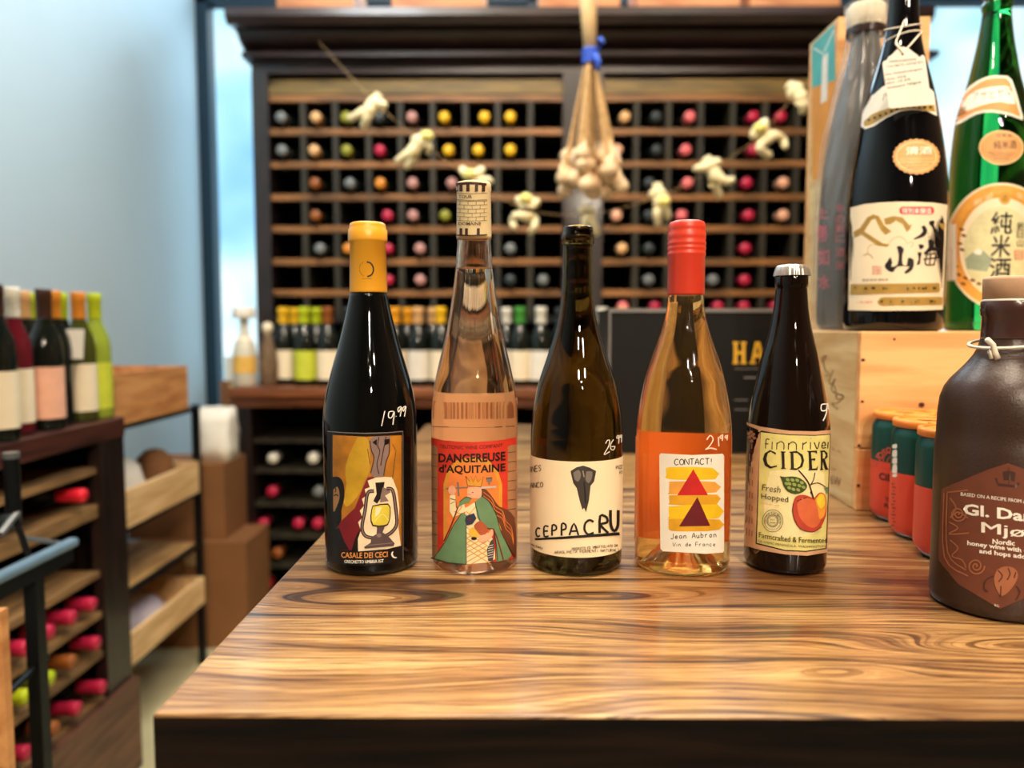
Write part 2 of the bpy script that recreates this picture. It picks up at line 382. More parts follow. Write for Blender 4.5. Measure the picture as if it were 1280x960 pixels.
        for v in vs:
            t = (v.x - x0) / max(1e-6, x1 - x0); u = v.y / y1
            if arc:
                cx, cy, r_, a0, a1 = arc; an = R(a0 + (a1 - a0) * t); rr = r_ + u * h
                out.append(s.P((cx + rr * math.cos(an), cy - rr * math.sin(an)))); continue
            X = a[0] + (b[0] - a[0]) * t + slant * u * h; Y = a[1] + (b[1] - a[1]) * t - u * h + sag * (1 - (2 * t - 1) ** 2)
            out.append(s.P((X, Y)))
        s.add(out, fs, m)
    def build(s, name, parent):
        me = bpy.data.meshes.new(name); me.from_pydata([tuple(v) for v in s.V], [], [f for f, _ in s.Fc])
        for m in s.mats: me.materials.append(m)
        for p, (_, mi) in zip(me.polygons, s.Fc): p.material_index = mi; p.use_smooth = True
        me.transform(parent_inv(parent)); o = link(name, me, None, parent); return o

# ------------------------------------------------------------------ bottle measuring
def measure(xl, xr, py, Y):
    dl, dr = ray(xl, py), ray(xr, py)
    a, b = math.atan2(dl.x, dl.y), math.atan2(dr.x, dr.y)
    c = (a + b) / 2; D = Y / math.cos(c)
    return D * math.sin(c), D * math.sin((b - a) / 2)
def profile(prof, hwb, r, X, Y, zb):
    """pixel table (py, half width) -> (radius, height over zb)"""
    px = 646 + X / Y * F
    return [(hw / hwb * r, at(px, py, Y).z - zb) for py, hw in prof]
def refine(P, n=4):
    return smooth_pts([tuple(p) for p in P], n)
def heel(r, z=0.0, punt=0.018, b=0.006):
    return [(0, z + punt), (r * 0.35, z + punt * 0.8), (r * 0.62, z + 0.003), (r * 0.78, z), (r - b, z), (r - b * 0.3, z + b * 0.3), (r, z + b)]
def place(name, label, cat, X, Y, z, group=None): return thing(name, label, cat, (X, Y, z), 0, group)

# ================================================================== SETTING
M_wall = mat('pale_blue_wall_paint', (186, 206, 214), 0.7, var=0.02, scale=3)
M_floor = mat('worn_concrete_floor', (186, 178, 140), 0.55, var=0.14, scale=4, bump=0.1)
M_ceil = mat('ceiling_paint', (150, 120, 96), 0.8, var=0.03)
M_warmwall = mat('warm_wall_paint', (170, 128, 92), 0.8, var=0.04)
M_frame = mat('dark_teal_frame', (18, 46, 62), 0.4)
M_pave = mat('pavement', (140, 150, 158), 0.8)
YB = 3.62
def S_(name, m, *a): return struct(box(name, m, *a))
S_('floor', M_floor, -1.46, 2.7, -4.0, YB, -0.1, 0)
S_('ceiling', M_ceil, -1.56, 2.8, -4.1, YB + .1, 3.3, 3.4)
S_('wall_left', M_wall, -1.56, -1.46, -4.0, YB + .1, 0, 3.3)
S_('wall_right', M_warmwall, 2.7, 2.8, -4.0, YB + .1, 0, 3.3)
S_('wall_front', M_warmwall, -1.56, 2.8, -4.1, -4.0, 0, 3.3)
S_('wall_back', M_warmwall, -1.46, 2.7, YB, YB + .1, 0, 0.42)
S_('baseboard_left', M_warmwall, -1.46, -1.445, -4.0, YB, 0, 0.09)
def m_glass_pane():
    m = bpy.data.materials.new('window_glass'); m.use_nodes = True; N = m.node_tree.nodes; L = m.node_tree.links
    N.remove(N['Principled BSDF']); t = N.new('ShaderNodeBsdfTransparent'); g = N.new('ShaderNodeBsdfGlossy'); g.inputs['Roughness'].default_value = 0.02
    x = N.new('ShaderNodeMixShader'); x.inputs[0].default_value = 0.06; L.new(t.outputs[0], x.inputs[1]); L.new(g.outputs[0], x.inputs[2])
    L.new(x.outputs[0], N['Material Output'].inputs[0]); return m
M_pane = m_glass_pane()
w = thing('window_1', '', '', (0, YB, 0.42)); 
for k in ('label', 'category'): del w[k]
w['kind'] = 'structure'
for x0, x1 in ((-1.46, -1.405), (0.05, 0.11), (1.32, 1.36), (2.64, 2.7)):
    box('window_mullion', M_frame, x0, x1, YB - .03, YB + .05, 0.42, 3.3, w)
box('window_rail', M_frame, -1.46, 2.7, YB - .03, YB + .05, 0.42, 0.48, w)
box('window_rail', M_frame, -1.46, 2.7, YB - .03, YB + .05, 2.585, 2.63, w)
for x0, x1 in ((-1.405, .05), (.11, 1.32), (1.36, 2.64)):
    box('pane', M_pane, x0, x1, YB + .01, YB + .016, 0.48, 2.585, w)
    box('pane', M_pane, x0, x1, YB + .01, YB + .016, 2.63, 3.3, w)
S_('trim_1', M_warmwall, -1.46, 2.7, YB - .12, YB, 0.40, 0.43)
S_('ground', M_pave, -8, 8, YB + .1, 16, -0.2, -0.12)

# ================================================================== TABLE
M_table = table_wood()
M_edge = wood('dark_stained_edge', (10, 7, 5), (30, 18, 11), 0, 16, 6, 0.6, 0.2)
M_edge.node_tree.nodes['Principled BSDF'].inputs['Specular IOR Level'].default_value = 0.15
TY0, TY1, TX0, TX1 = 0.409, 1.69, -0.2015, 1.25
tb = thing('table', 'brown oak tasting table with dark edge carrying the row of bottles', 'table', (0.5, 1.0, 0))
bm = bmesh.new(); bx(bm, TX0, TX1, TY0, TY1, TZ - .040, TZ, 0.0016)
me_t = fin('tabletop', bm, [M_table, M_edge], tb)
for p in me_t.data.polygons:
    if abs(p.normal.z) < 0.3 or p.normal.z < -0.5: p.material_index = 1
box('apron', M_edge, TX0 + .05, TX1 - .05, TY0 + .05, TY0 + .075, TZ - .13, TZ - .04, tb)
box('apron', M_edge, TX0 + .05, TX1 - .05, TY1 - .075, TY1 - .05, TZ - .13, TZ - .04, tb)
box('apron', M_edge, TX0 + .05, TX0 + .075, TY0 + .075, TY1 - .075, TZ - .13, TZ - .04, tb)
box('apron', M_edge, TX1 - .075, TX1 - .05, TY0 + .075, TY1 - .075, TZ - .13, TZ - .04, tb)
for x in (TX0 + .08, TX1 - .15):
    for y in (TY0 + .08, TY1 - .15): box('leg', M_edge, x, x + .07, y, y + .07, 0, TZ - .04, tb)

# ================================================================== HUTCH
HY = 3.10
CT = 0.892                                  # counter height
hu = thing('wine_hutch', 'tall dark wooden wine hutch with moulded cornice and racks of lying bottles', 'hutch', (0.27, 3.2, 0))
HX0, HX1 = XX(318, HY, 200), XX(1152, HY, 200)
def prism(name, m, prof, x0, x1, parent, smooth=False):      # prof: (y, z)
    bm = bmesh.new(); a = [bm.verts.new((x0, y, z)) for y, z in prof]; b = [bm.verts.new((x1, y, z)) for y, z in prof]
    n = len(prof)
    for i in range(n): bm.faces.new((a[i], a[(i + 1) % n], b[(i + 1) % n], b[i]))
    bm.faces.new(a[::-1]); bm.faces.new(b); bmesh.ops.recalc_face_normals(bm, faces=bm.faces)
    return fin(name, bm, m, parent, smooth)
zc = lambda py, Y: ZZ(py, Y)
ztop = zc(11, 2.95)
prism('crown_moulding', M_dark, [(3.44, ztop), (2.93, ztop), (2.925, ztop - .03), (2.95, zc(30, 2.95)), (3.0, zc(33, 3.0)), (3.44, zc(33, 3.0))], XX(283, 2.95, 20), XX(1165, 2.95, 20), hu)
cove = [(3.44, zc(34, 3.0))] + [(3.0 + .085 * (k / 8) ** 2 - 0.01 * math.sin(k / 8 * 3.14), zc(34, 3.0) + (zc(67, HY) - zc(34, 3.0)) * k / 8) for k in range(9)] + [(3.44, zc(67, HY))]
prism('frieze', M_dark, cove, XX(296, 3.0, 40), XX(1160, 3.0, 40), hu)
prism('cornice_bead', M_dark, [(3.44, zc(66, 3.06)), (3.04, zc(66, 3.06)), (3.035, zc(71, 3.05)), (3.07, zc(73, 3.06)), (3.44, zc(73, 3.06))], HX0 - .02, HX1 + .02, hu)
box('architrave', M_dark, HX0, HX1, HY - .01, 3.44, zc(92, HY), zc(73, HY), hu)
PX = [(HX0, XX(338, HY, 200)), (XX(703, HY, 200), XX(753, HY, 200)), (XX(1136, HY, 200), HX1)]
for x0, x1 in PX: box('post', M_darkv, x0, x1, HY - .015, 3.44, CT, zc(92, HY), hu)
box('back_panel', M_black, HX0, HX1, 3.44, 3.455, 0.1, ztop - .002, hu)
rows = [122, 164, 205, 246, 286, 327, 366, 399]
for bay, (x0, x1) in enumerate(((PX[0][1], PX[1][0]), (PX[1][1], PX[2][0]))):
    box('header_rail', M_rack, x0, x1, HY + .02, HY + .05, zc(105, HY), zc(97, HY), hu)
    box('header_rail', M_rack, x0, x1, HY, HY + .05, zc(117, HY), zc(107, HY), hu)
    for py in rows:
        box('shelf', M_orange if py != 399 else M_black, x0, x1, HY + .004, HY + .03, zc(py + 4, HY), zc(py - 4, HY), hu)
        box('shelf_board', M_div, x0, x1, HY + .03, 3.44, zc(py + 2, HY), zc(py - 3.6, HY), hu)
    divs = [380, 420, 461, 501, 541, 582, 622, 663] if bay == 0 else [795, 835, 875, 915, 955, 995, 1035, 1075, 1112]
    for px in divs:
        xc = XX(px, HY, 250)
        box('divider', M_div, xc - .011, xc + .011, HY + .007, 3.43, zc(399, HY), zc(118, HY), hu)
# counter and lower rack
box('countertop', M_counter, XX(286, 2.84, 480), HX1 + .06, 2.82, 3.44, CT - .035, CT, hu, 0.006)
box('counter_moulding', M_counter, XX(292, 2.9, 490), HX1 + .03, 2.86, 2.90, CT - .075, CT - .035, hu)
LX0 = XX(297, 2.95, 600)
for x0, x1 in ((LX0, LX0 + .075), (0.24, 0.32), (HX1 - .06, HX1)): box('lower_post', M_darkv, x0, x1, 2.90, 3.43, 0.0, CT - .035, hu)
lower = [548, 586, 628, 668, 705, 745]
for py in lower: box('lower_shelf', M_div, LX0 + .075, HX1 - .06, 2.93, 3.43, zc(py, 2.93) - .018, zc(py, 2.93), hu)
box('plinth', M_dark, LX0, HX1, 2.92, 2.95, 0, .08, hu)

# lying bottles: neck towards -Y
M_bglass = mat('dark_bottle_glass', (16, 22, 18), 0.08, var=0.1, spec=0.6)
CAPS = {}
def capm(n, c): CAPS[n] = mat('foil_' + n, c, 0.4, var=0.05); return CAPS[n]
for n, c in (('yellow', (246, 192, 34)), ('tan', (226, 176, 118)), ('peach', (236, 176, 144)), ('pink', (232, 112, 116)), ('crimson', (190, 34, 70)),
             ('orange', (222, 140, 44)), ('olive', (150, 148, 46)), ('grey', (118, 122, 122)), ('dusty_pink', (190, 138, 130)), ('charcoal', (52, 60, 62)),
             ('brown', (150, 84, 34)), ('lime', (190, 206, 30)), ('white', (232, 228, 214)), ('red', (226, 34, 52)), ('dark_brown', (62, 34, 24)),
             ('green', (70, 150, 60)), ('amber', (244, 166, 34))): capm(n, c)
BP = [(0, .012), (.018, .008), (.034, 0), (.037, .004), (.038, .012), (.038, .17), (.034, .195), (.022, .222), (.0150, .24), (.0142, .275), (.0142, .298), (0, .299)]
def bottle_protos():
    b = lathe_bm(BP, 20); me = bpy.data.meshes.new('glass_body'); b.to_mesh(me); b.free(); me.materials.append(M_bglass)
    c = lathe_bm([(.0145, .238), (.0150, .242), (.0150, .278), (.0158, .279), (.0158, .296), (.0150, .3003), (0, .3006)], 20)
    mc = bpy.data.meshes.new('capsule'); c.to_mesh(mc); c.free(); mc.materials.append(CAPS['red'])
    l = lathe_bm([(.0386, .025), (.0386, .135)], 24, caps=False); ml = bpy.data.meshes.new('label'); l.to_mesh(ml); l.free(); ml.materials.append(M_cream)
    for m in (me, mc, ml):
        for p in m.polygons: p.use_smooth = True
    return me, mc, ml
ME_B, ME_C, ME_L = bottle_protos()
def bottle(label, group, loc, rot, cap, lab=None, glass=None, s=1.0, fat=1.0, capw=1.0):
    o = bpy.data.objects.new('wine_bottle', ME_B); COL.objects.link(o); tag(o, label, 'bottle', group)
    o.location = loc; o.rotation_euler = rot; o.scale = (s * fat, s * fat, s)
    def setm(q, m):
        q.material_slots[0].link = 'OBJECT'; q.material_slots[0].material = m
    if glass: setm(o, glass)
    c = bpy.data.objects.new('capsule', ME_C); COL.objects.link(c); c.parent = o; setm(c, CAPS[cap]); c.scale = (capw, capw, 1)
    if lab:
        l = bpy.data.objects.new('label', ME_L); COL.objects.link(l); l.parent = o; setm(l, lab)
    return o
ORD = ['first', 'second', 'third', 'fourth', 'fifth', 'sixth', 'seventh', 'eighth', 'ninth', 'tenth']
LB = [340, 380, 420, 461, 501, 541, 582, 622, 663, 703]; RB = [754, 795, 835, 875, 915, 955, 995, 1035]
def crow(y0, s): return s
caps_rows = [
 [(352, 'grey'), (397, 'tan'), (424, 'olive'), (475, 'charcoal'), (512, 'dusty_pink'), (555, 'yellow'), (608, 'yellow'), (637, 'yellow'), (784, 'tan'), (819, 'charcoal'), (865, 'pink'), (939, 'crimson'), (969, 'crimson')],
 [(354, 'grey'), (380, 'tan'), (430, 'olive'), (475, 'crimson'), (561, 'yellow'), (598, 'yellow'), (634, 'yellow'), (768, 'peach'), (824, 'charcoal'), (856, 'pink'), (943, 'crimson')],
 [(390, 'brown'), (438, 'grey'), (470, 'orange'), (512, 'dusty_pink'), (565, 'dusty_pink'), (805, 'charcoal'), (859, 'pink'), (931, 'crimson'), (978, 'peach')],
 [(391, 'brown'), (486, 'crimson'), (516, 'dusty_pink'), (555, 'olive'), (767, 'peach'), (805, 'charcoal'), (848, 'pink'), (936, 'crimson'), (979, 'peach')],
 [(399, 'grey'), (430, 'orange'), (487, 'crimson'), (527, 'dusty_pink'), (628, 'grey'), (778, 'tan'), (806, 'charcoal'), (925, 'crimson')],
 [(495, 'crimson'), (532, 'dusty_pink'), (636, 'charcoal'), (673, 'grey'), (811, 'grey'), (892, 'grey'), (928, 'crimson')],
 [(784, 'pink'), (822, 'crimson'), (900, 'crimson'), (930, 'crimson'), (968, 'crimson')]]
for ri, row in enumerate(caps_rows):
    zs = zc(rows[ri + 1] - 3.6, HY) + .0385; used_cells = set()
    for px, c in row:
        B = LB if px < 720 else RB; k = max(i for i in range(len(B)) if B[i] <= px)
        key = (px < 720, k)
        if key in used_cells: continue
        used_cells.add(key)
        x = XX(px, HY - .02, 250); lo, hi = XX(B[k], HY, 250) + .011 + .0395, XX(B[k + 1], HY, 250) - .011 - .0395
        x = min(max(x, lo), hi)
        where = ('left bay, %s cell' % ORD[k]) if px < 720 else ('right bay, %s cell' % ORD[k])
        nm = c.replace('_', ' ')
        bottle('%s capped bottle lying in hutch %s row, %s' % (nm, ORD[ri], where), 'bottles lying in the hutch racks',
               (x, HY + .27, zs), (R(90), 0, 0), c, capw=1.3)
lc = {0: [], 1: [(342, 'white'), (392, 'white')], 2: [(340, 'crimson'), (398, 'grey')], 3: [(328, 'crimson'), (372, 'crimson'), (396, 'crimson')], 4: [(345, 'brown')], 5: [(330, 'red'), (362, 'charcoal')]}
for ri, row in lc.items():
    for j, (px, c) in enumerate(row):
        x = XX(px, 2.94, 620)
        bottle('%s capped bottle lying in hutch base, %s shelf down, %s from the left' % (c, ORD[ri], ORD[j]), 'bottles lying in the hutch base',
               (x, 3.235, zc(lower[ri], 2.93) + .0385), (R(90), 0, 0), c, capw=1.3)
# standing bottles on the counter
M_limelab = mat('lime_label', (196, 204, 60), 0.5); M_greenb = mat('bright_green_print', (60, 190, 70), 0.5)
M_goldlab = mat('gold_label', (226, 178, 84), 0.5); M_paleglass = mat('pale_frosted_glass', (206, 200, 180), 0.25)
M_oliveglass = mat('olive_bottle_glass', (62, 66, 24), 0.1)
st = [(355, 3.0, 'yellow', M_cream), (369, 3.09, 'yellow', None), (381, 2.95, 'lime', M_limelab), (396, 3.05, 'lime', None), (410, 2.95, 'brown', M_cream),
      (437, 2.97, 'charcoal', M_cream), (465, 2.97, 'grey', M_cream), (494, 2.95, 'amber', M_cream), (510, 3.05, 'amber', None), (523, 2.95, 'tan', M_white), (541, 3.04, 'tan', M_cream),
      (551, 2.93, 'yellow', M_cream), (577, 3.0, 'charcoal', M_white), (606, 3.0, 'charcoal', M_cream), (633, 3.05, 'white', M_white), (650, 2.94, 'green', M_cream),
      (676, 2.93, 'white', M_white), (700, 3.03, 'charcoal', M_cream), (726, 2.95, 'white', M_white), (752, 3.0, 'white', M_white), (778, 2.96, 'tan', M_cream)]
cnt = {}
for i, (px, Y, c, lab) in enumerate(st):
    k = cnt.get(c, 0); cnt[c] = k + 1
    bottle('%s topped bottle standing on hutch counter, %s of that colour from the left' % (c, ORD[k]), 'bottles standing on the hutch counter',
           (XX(px, Y, 440), Y, CT), (0, 0, 0), c, lab, fat=1.12, capw=1.25)
# two odd ones at the left end of the counter
x = XX(306, 2.93, 440)
o = thing('spirit_bottle', 'squat bottle with wide white cap and yellow label at left end of hutch counter', 'bottle', (x, 2.93, CT))
fin('glass_body', lathe_bm([(0, 0), (.042, 0), (.045, .006), (.045, .12), (.038, .16), (.016, .2), (.015, .26), (0, .26)], 28, cx=x, cy=2.93, z0=CT), M_paleglass, o, True)
fin('cap', lathe_bm([(0, .258), (.040, .258), (.042, .262), (.042, .296), (.039, .30), (0, .30)], 28, cx=x, cy=2.93, z0=CT), M_white, o, True)
fin('label', lathe_bm([(.0456, .05), (.0456, .115)], 28, cx=x, cy=2.93, z0=CT, caps=False), M_goldlab, o, True)
fin('neck_label', lathe_bm([(.0395, .155), (.0225, .19)], 28, cx=x, cy=2.93, z0=CT, caps=False), M_cream, o, True)
x = XX(333, 2.92, 440)
M_wick = wood('brown_wicker', (58, 44, 30), (128, 100, 70), 2, 3, 60, 0.7, 0.5)
o = thing('wicker_flask', 'brown wicker wrapped flask beside the white capped bottle on hutch counter', 'bottle', (x, 2.94, CT))
fin('wicker_body', lathe_bm([(0, 0), (.03, 0), (.034, .01), (.036, .08), (.03, .14), (.018, .18), (.012, .2), (0, .2)], 24, cx=x, cy=2.94, z0=CT), M_wick, o, True)
fin('stopper', lathe_bm([(0, .2), (.012, .2), (.02, .215), (.018, .235), (0, .245)], 20, cx=x, cy=2.94, z0=CT), M_cream, o, True)
# crates on top of the hutch
M_oc = wood('orange_box_board', (176, 106, 62), (220, 150, 96), 0, 8, 5, 0.55)
for i, (a, b, wh) in enumerate(((346, 442, 'leftmost'), (490, 606, 'second from left'), (674, 775, 'third, behind the hanging bunch'), (797, 925, 'fourth from left'), (938, 1050, 'rightmost'))):
    o = thing('wooden_box', 'orange wooden box on top of the hutch, %s' % wh, 'box', (XX((a + b) / 2, 3.08), 3.2, ztop), 0, 'boxes on top of the hutch')
    x0, x1 = XX(a, 3.08, 10), XX(b, 3.08, 10); z1 = ztop + .19
    box('front_board', M_oc, x0, x1, 3.08, 3.094, ztop, z1, o); box('back_board', M_oc, x0, x1, 3.326, 3.34, ztop, z1, o)
    box('side_board', M_oc, x0, x0 + .014, 3.094, 3.326, ztop, z1, o); box('side_board', M_oc, x1 - .014, x1, 3.094, 3.326, ztop, z1, o)
    box('bottom_board', M_oc, x0 + .014, x1 - .014, 3.094, 3.326, ztop, ztop + .012, o)

# ================================================================== LEFT SIDE
UT = 0.8955; UX = -0.967; UY1 = 1.88; UY0 = 0.95
un = thing('wine_rack', 'dark red-brown wooden wine rack at left with bottles standing on top', 'rack', (-1.2, 1.4, 0))
box('top_board', M_red, -1.44, UX, UY0, UY1, UT - .048, UT, un, .004)
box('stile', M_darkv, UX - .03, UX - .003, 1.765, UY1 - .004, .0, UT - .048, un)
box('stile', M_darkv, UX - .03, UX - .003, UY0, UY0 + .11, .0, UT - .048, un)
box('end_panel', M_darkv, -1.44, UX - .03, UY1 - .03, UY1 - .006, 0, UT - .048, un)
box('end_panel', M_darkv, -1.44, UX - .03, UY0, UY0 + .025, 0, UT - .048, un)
box('back_panel', M_black, -1.44, -1.43, UY0 + .025, UY1 - .03, 0, UT - .048, un)
M_skirt = wood('brown_skirt_board', (74, 46, 34), (110, 74, 54), 1, 10, 5, 0.5)
box('skirt_board', M_skirt, UX - .028, UX + .012, UY0 + .11, UY1 + .002, 0, .235, un)
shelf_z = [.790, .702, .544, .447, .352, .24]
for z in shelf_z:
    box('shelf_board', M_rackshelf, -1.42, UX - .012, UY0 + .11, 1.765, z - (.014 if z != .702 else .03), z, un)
Mb = M_bglass
rackb = [(107, .745, 'red', 'high'), (20, .745, 'charcoal', 'high'), (113, 2, 'crimson', 0), (96, 2, 'crimson', 0), (67, 2, 'crimson', 0), (43, 2, 'crimson', 0), (13, 2, 'lime', 0),
         (116, 3, 'crimson', 0), (84, 3, 'brown', 0), (60, 3, 'lime', 0), (30, 3, 'lime', 0), (8, 3, 'dusty_pink', 0),
         (121, 4, 'crimson', 0), (88, 4, 'crimson', 0), (58, 4, 'brown', 0), (20, 4, 'crimson', 0)]
shz = {2: .447, 3: .352, 4: .24}; names = {2: 'upper', 3: 'middle', 4: 'lowest'}; cc = {}
lastY = {}
for px, r_, c, _ in rackb:
    Y = .945 * F / (646 - px)
    if r_ in shz: z = shz[r_] + .0385; nm = names[r_] + ' row'
    else: z = .702 + .0385; nm = 'top row'
    if nm in lastY and lastY[nm] - Y < .08: Y = lastY[nm] - .08
    lastY[nm] = Y
    k = cc.get(nm, 0); cc[nm] = k + 1
    bottle('%s capped bottle lying in left rack %s, %s from its far end' % (c.replace('_', ' '), nm, ORD[k]), 'bottles lying in the left rack', (-.962 - .30, Y, z), (0, R(90), 0), c)
# standing on the rack
M_rose = mat('dark_rose_glass', (92, 20, 30), 0.08); M_redmark = mat('red_label_mark', (196, 40, 44), 0.5)
M_pinklab = mat('salmon_label', (236, 178, 150), 0.55); M_limeg = mat('lime_green_glass', (140, 156, 52), 0.15)
sd = [(-4, 1.47, 'dark_brown', M_cream, None, 'black bottle with large cream label at far left end of left rack'),
      (17, 1.56, 'white', M_cream, M_rose, 'rose wine bottle with white cap and cream label standing on left rack'),
      (31, 1.72, 'tan', None, None, 'tan topped bottle behind the white capped rose bottle on left rack'),
      (42, 1.82, 'lime', None, None, 'lime topped dark bottle furthest back behind tan topped one on left rack'),
      (57, 1.64, 'dark_brown', M_pinklab, None, 'dark brown topped black bottle with salmon label on left rack'),
      (69, 1.715, 'orange', None, None, 'orange topped black bottle behind salmon labelled bottle on left rack'),
      (78, 1.83, 'lime', None, None, 'lime topped black bottle between two orange topped ones on left rack'),
      (100, 1.785, 'orange', M_cream, M_oliveglass, 'orange topped olive bottle wearing a white neck tag on left rack'),
      (120, 1.847, 'lime', M_limelab, M_limeg, 'lime green bottle nearest the wooden crate at the end of left rack')]
for px, Y, c, lab, gl, lb in sd:
    b = bottle(lb, 'bottles standing on the left rack', (XX(px, Y, 440), Y, UT), (0, 0, 0), c, lab, gl, fat=.88, capw=1.15)
    if 'neck tag' in lb:
        bm = bmesh.new(); bx(bm, -.026, .026, -.002, .0, -.038, .03, rot=Matrix.Rotation(R(-10), 3, 'X'))
        me = bpy.data.meshes.new('neck_tag'); bm.to_mesh(me); bm.free(); t = link('neck_tag', me, M_white); t.parent = b; t.location = (.014, -.052, .185)
# metal shelf with crates
ms = thing('metal_shelf', 'black metal shelving unit beyond the dark rack by the blue wall', 'shelf', (-1.2, 2.2, 0))
MX = -1.035; MY0, MY1 = 1.96, 2.49
for y in (MY0, MY1 - .02):
    for x in (-1.42, MX - .02): box('post', M_metal, x, x + .02, y, y + .02, 0, .865, ms)
for z in (.845, .57, .395, .20):
    box('rail', M_metal, MX - .018, MX - .002, MY0 + .02, MY1 - .02, z, z + .014, ms)
    box('rail', M_metal, -1.418, -1.402, MY0 + .02, MY1 - .02, z, z + .014, ms)
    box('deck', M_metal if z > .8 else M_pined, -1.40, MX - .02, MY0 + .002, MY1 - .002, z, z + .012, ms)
def crate(label, m, x0, x1, y0, y1, z0, h, n=1, th=.012, nm='wooden_crate', group=None):
    o = thing(nm, label, 'crate', ((x0 + x1) / 2, (y0 + y1) / 2, z0), 0, group); g = .003
    for k in range(n):
        a = z0 + h * k / n + (g if k else 0); b = z0 + h * (k + 1) / n
        box('plank', m, x0, x1, y0, y0 + th, a, b, o); box('plank', m, x0, x1, y1 - th, y1, a, b, o)
        box('plank', m, x0, x0 + th, y0 + th, y1 - th, a, b, o); box('plank', m, x1 - th, x1, y0 + th, y1 - th, a, b, o)
    box('bottom_board', m, x0 + th, x1 - th, y0 + th, y1 - th, z0, z0 + .01, o); return o
crate('orange-brown open wooden crate on top of the black metal shelf', M_crate2, -1.38, MX - .002, 1.97, 2.41, .857 + .0025, .135)
crate('pale pine crate on the middle shelf of the black metal unit', M_piney, -1.38, MX + .004, 1.98, 2.46, .582 + .001, .10)
crate('low pale pine crate full of packaging on the bottom metal shelf', M_piney, -1.38, MX + .008, 1.98, 2.47, .212 + .001, .085)
bm = bmesh.new()
def sack(name, label, cx, cy, z, rx, ry, h, m, seed=0):
    rnd = random.Random(seed); pr = [(0, 0), (.9, .0), (1, .15), (.95, .5), (.8, .8), (.45, .95), (0, 1)]
    bm = lathe_bm([(a, b * h) for a, b in pr], 24); 
    for v in bm.verts: v.co.x = v.co.x * rx * rnd.uniform(.93, 1.07) + cx; v.co.y = v.co.y * ry * rnd.uniform(.93, 1.07) + cy; v.co.z += z
    return tag(fin(name, bm, m, None, True), label, 'bag')
bm.free()
sack('paper_bag', 'crumpled white bag in the pale crate on middle metal shelf', -1.13, 2.14, .594, .07, .09, .16, M_white, 3)
sack('paper_bag', 'brown paper parcel behind white bag in the middle metal shelf crate', -1.12, 2.345, .594, .06, .06, .15, M_card, 4)
M_lilac = mat('lilac_wrapping', (196, 186, 196), 0.6)
sack('paper_bag', 'pale lilac wrapped bundle in the bottom metal shelf crate', -1.17, 2.2, .224, .13, .15, .09, M_lilac, 5)
# green leaf curl on crate
bm = tube_bm(smooth_pts([atx(163, 432, -1.06), atx(170, 436, -1.06), atx(174, 446, -1.06), atx(173, 462, -1.06)], 5), .005, 8, taper=None)
M_leaf = mat('leaf_green', (34, 110, 62), 0.5)
bm.free(); P0 = [Vector((-1.12, 2.06, z)) for z in (.870, .95, 1.0, 1.035, 1.05)]
P0[2].y -= .006; P0[3].y -= .018; P0[4].y -= .04
bm = tube_bm(P0, .005, 8, taper=[.008, .010, .011, .008, .003]); tag(fin('plant_shoot', bm, M_leaf, None, True), 'small curled green shoot standing in the orange wooden crate', 'plant')
# cardboard boxes by the window
def carton(label, x0, x1, y0, y1, z0, z1, m=None):
    o = thing('cardboard_box', label, 'box', ((x0 + x1) / 2, (y0 + y1) / 2, z0), 0)
    box('carton', m or M_card, x0, x1, y0, y1, z0, z1 - .004, o); xm = (x0 + x1) / 2
    box('flap', m or M_card, x0, xm - .001, y0, y1, z1 - .004, z1, o); box('flap', m or M_card, xm + .001, x1, y0, y1, z1 - .004, z1, o)
    box('packing_tape', mat('tape', (190, 160, 110), .3), xm - .02, xm + .02, y0 - .0006, y0, z1 - .08, z1 - .004, o); return o
carton('large brown carton on the floor between metal shelf and hutch', -1.32, XX(311, 2.62, 740), 2.60, 2.85, 0, .375)
carton('brown carton stacked on the large one beside the hutch base', -1.36, XX(284, 2.66, 650), 2.64, 2.86, .376, .64)
bm = bmesh.new(); bgx = XX(268, 2.72, 560); bx(bm, bgx - .06, bgx + .06, 2.69, 2.80, .641, .825); bmesh.ops.subdivide_edges(bm, edges=bm.edges[:], cuts=3, use_grid_fill=True); rn_ = random.Random(2)
for v in bm.verts:
    if v.co.z > .65: v.co += Vector((rn_.uniform(-.006, .006), rn_.uniform(-.006, .006), rn_.uniform(-.008, .008))); v.co.y += (2.745 - v.co.y) * max(0, v.co.z - .74) * 5
tag(fin('paper_bag', bm, M_white, None, True), 'white folded paper bag on top of the stacked cartons beside hutch', 'bag')
carton('small brown carton on window ledge left of the hutch counter', -1.36, -1.235, 3.505, 3.60, .432, .87)
o = tag(box('paper_packet', M_white, -1.345, -1.26, 3.53, 3.58, .871, .98), 'white paper packet on the small carton by the window corner', 'packet')
# cart
ct = thing('utility_cart', 'black metal cart frame with blue-grey handle at left picture edge', 'cart', (-.78, 1.15, 0))
M_bar = mat('blue_grey_metal', (112, 140, 160), 0.35, 0.3)
bm = bmesh.new(); bx(bm, -.765, -.745, 1.02, 1.285, .742, .758, .006); fin('handle', bm, M_bar, ct)
box('handle_underside', M_metal, -.768, -.748, 1.02, 1.27, .72, .742, ct)
for y in (1.165,): box('post', M_metal, -.768, -.748, y, y + .022, 0.0, .72, ct)
box('post', M_metal, -.768, -.748, 1.02, 1.04, 0, .72, ct)
fin('rod', tube_bm([(-.758, 1.04, .56), (-.758, 1.20, .585)], .006, 10), M_metal, ct)
fin('rod', tube_bm([(-.758, 1.18, .30), (-.758, 1.04, .30)], .006, 10), M_metal, ct)
fin('rod', tube_bm([at(0, 668, 1.14), at(22, 640, 1.18)], .006, 10), mat('grey_metal', (120, 124, 126), .3, .6), ct)
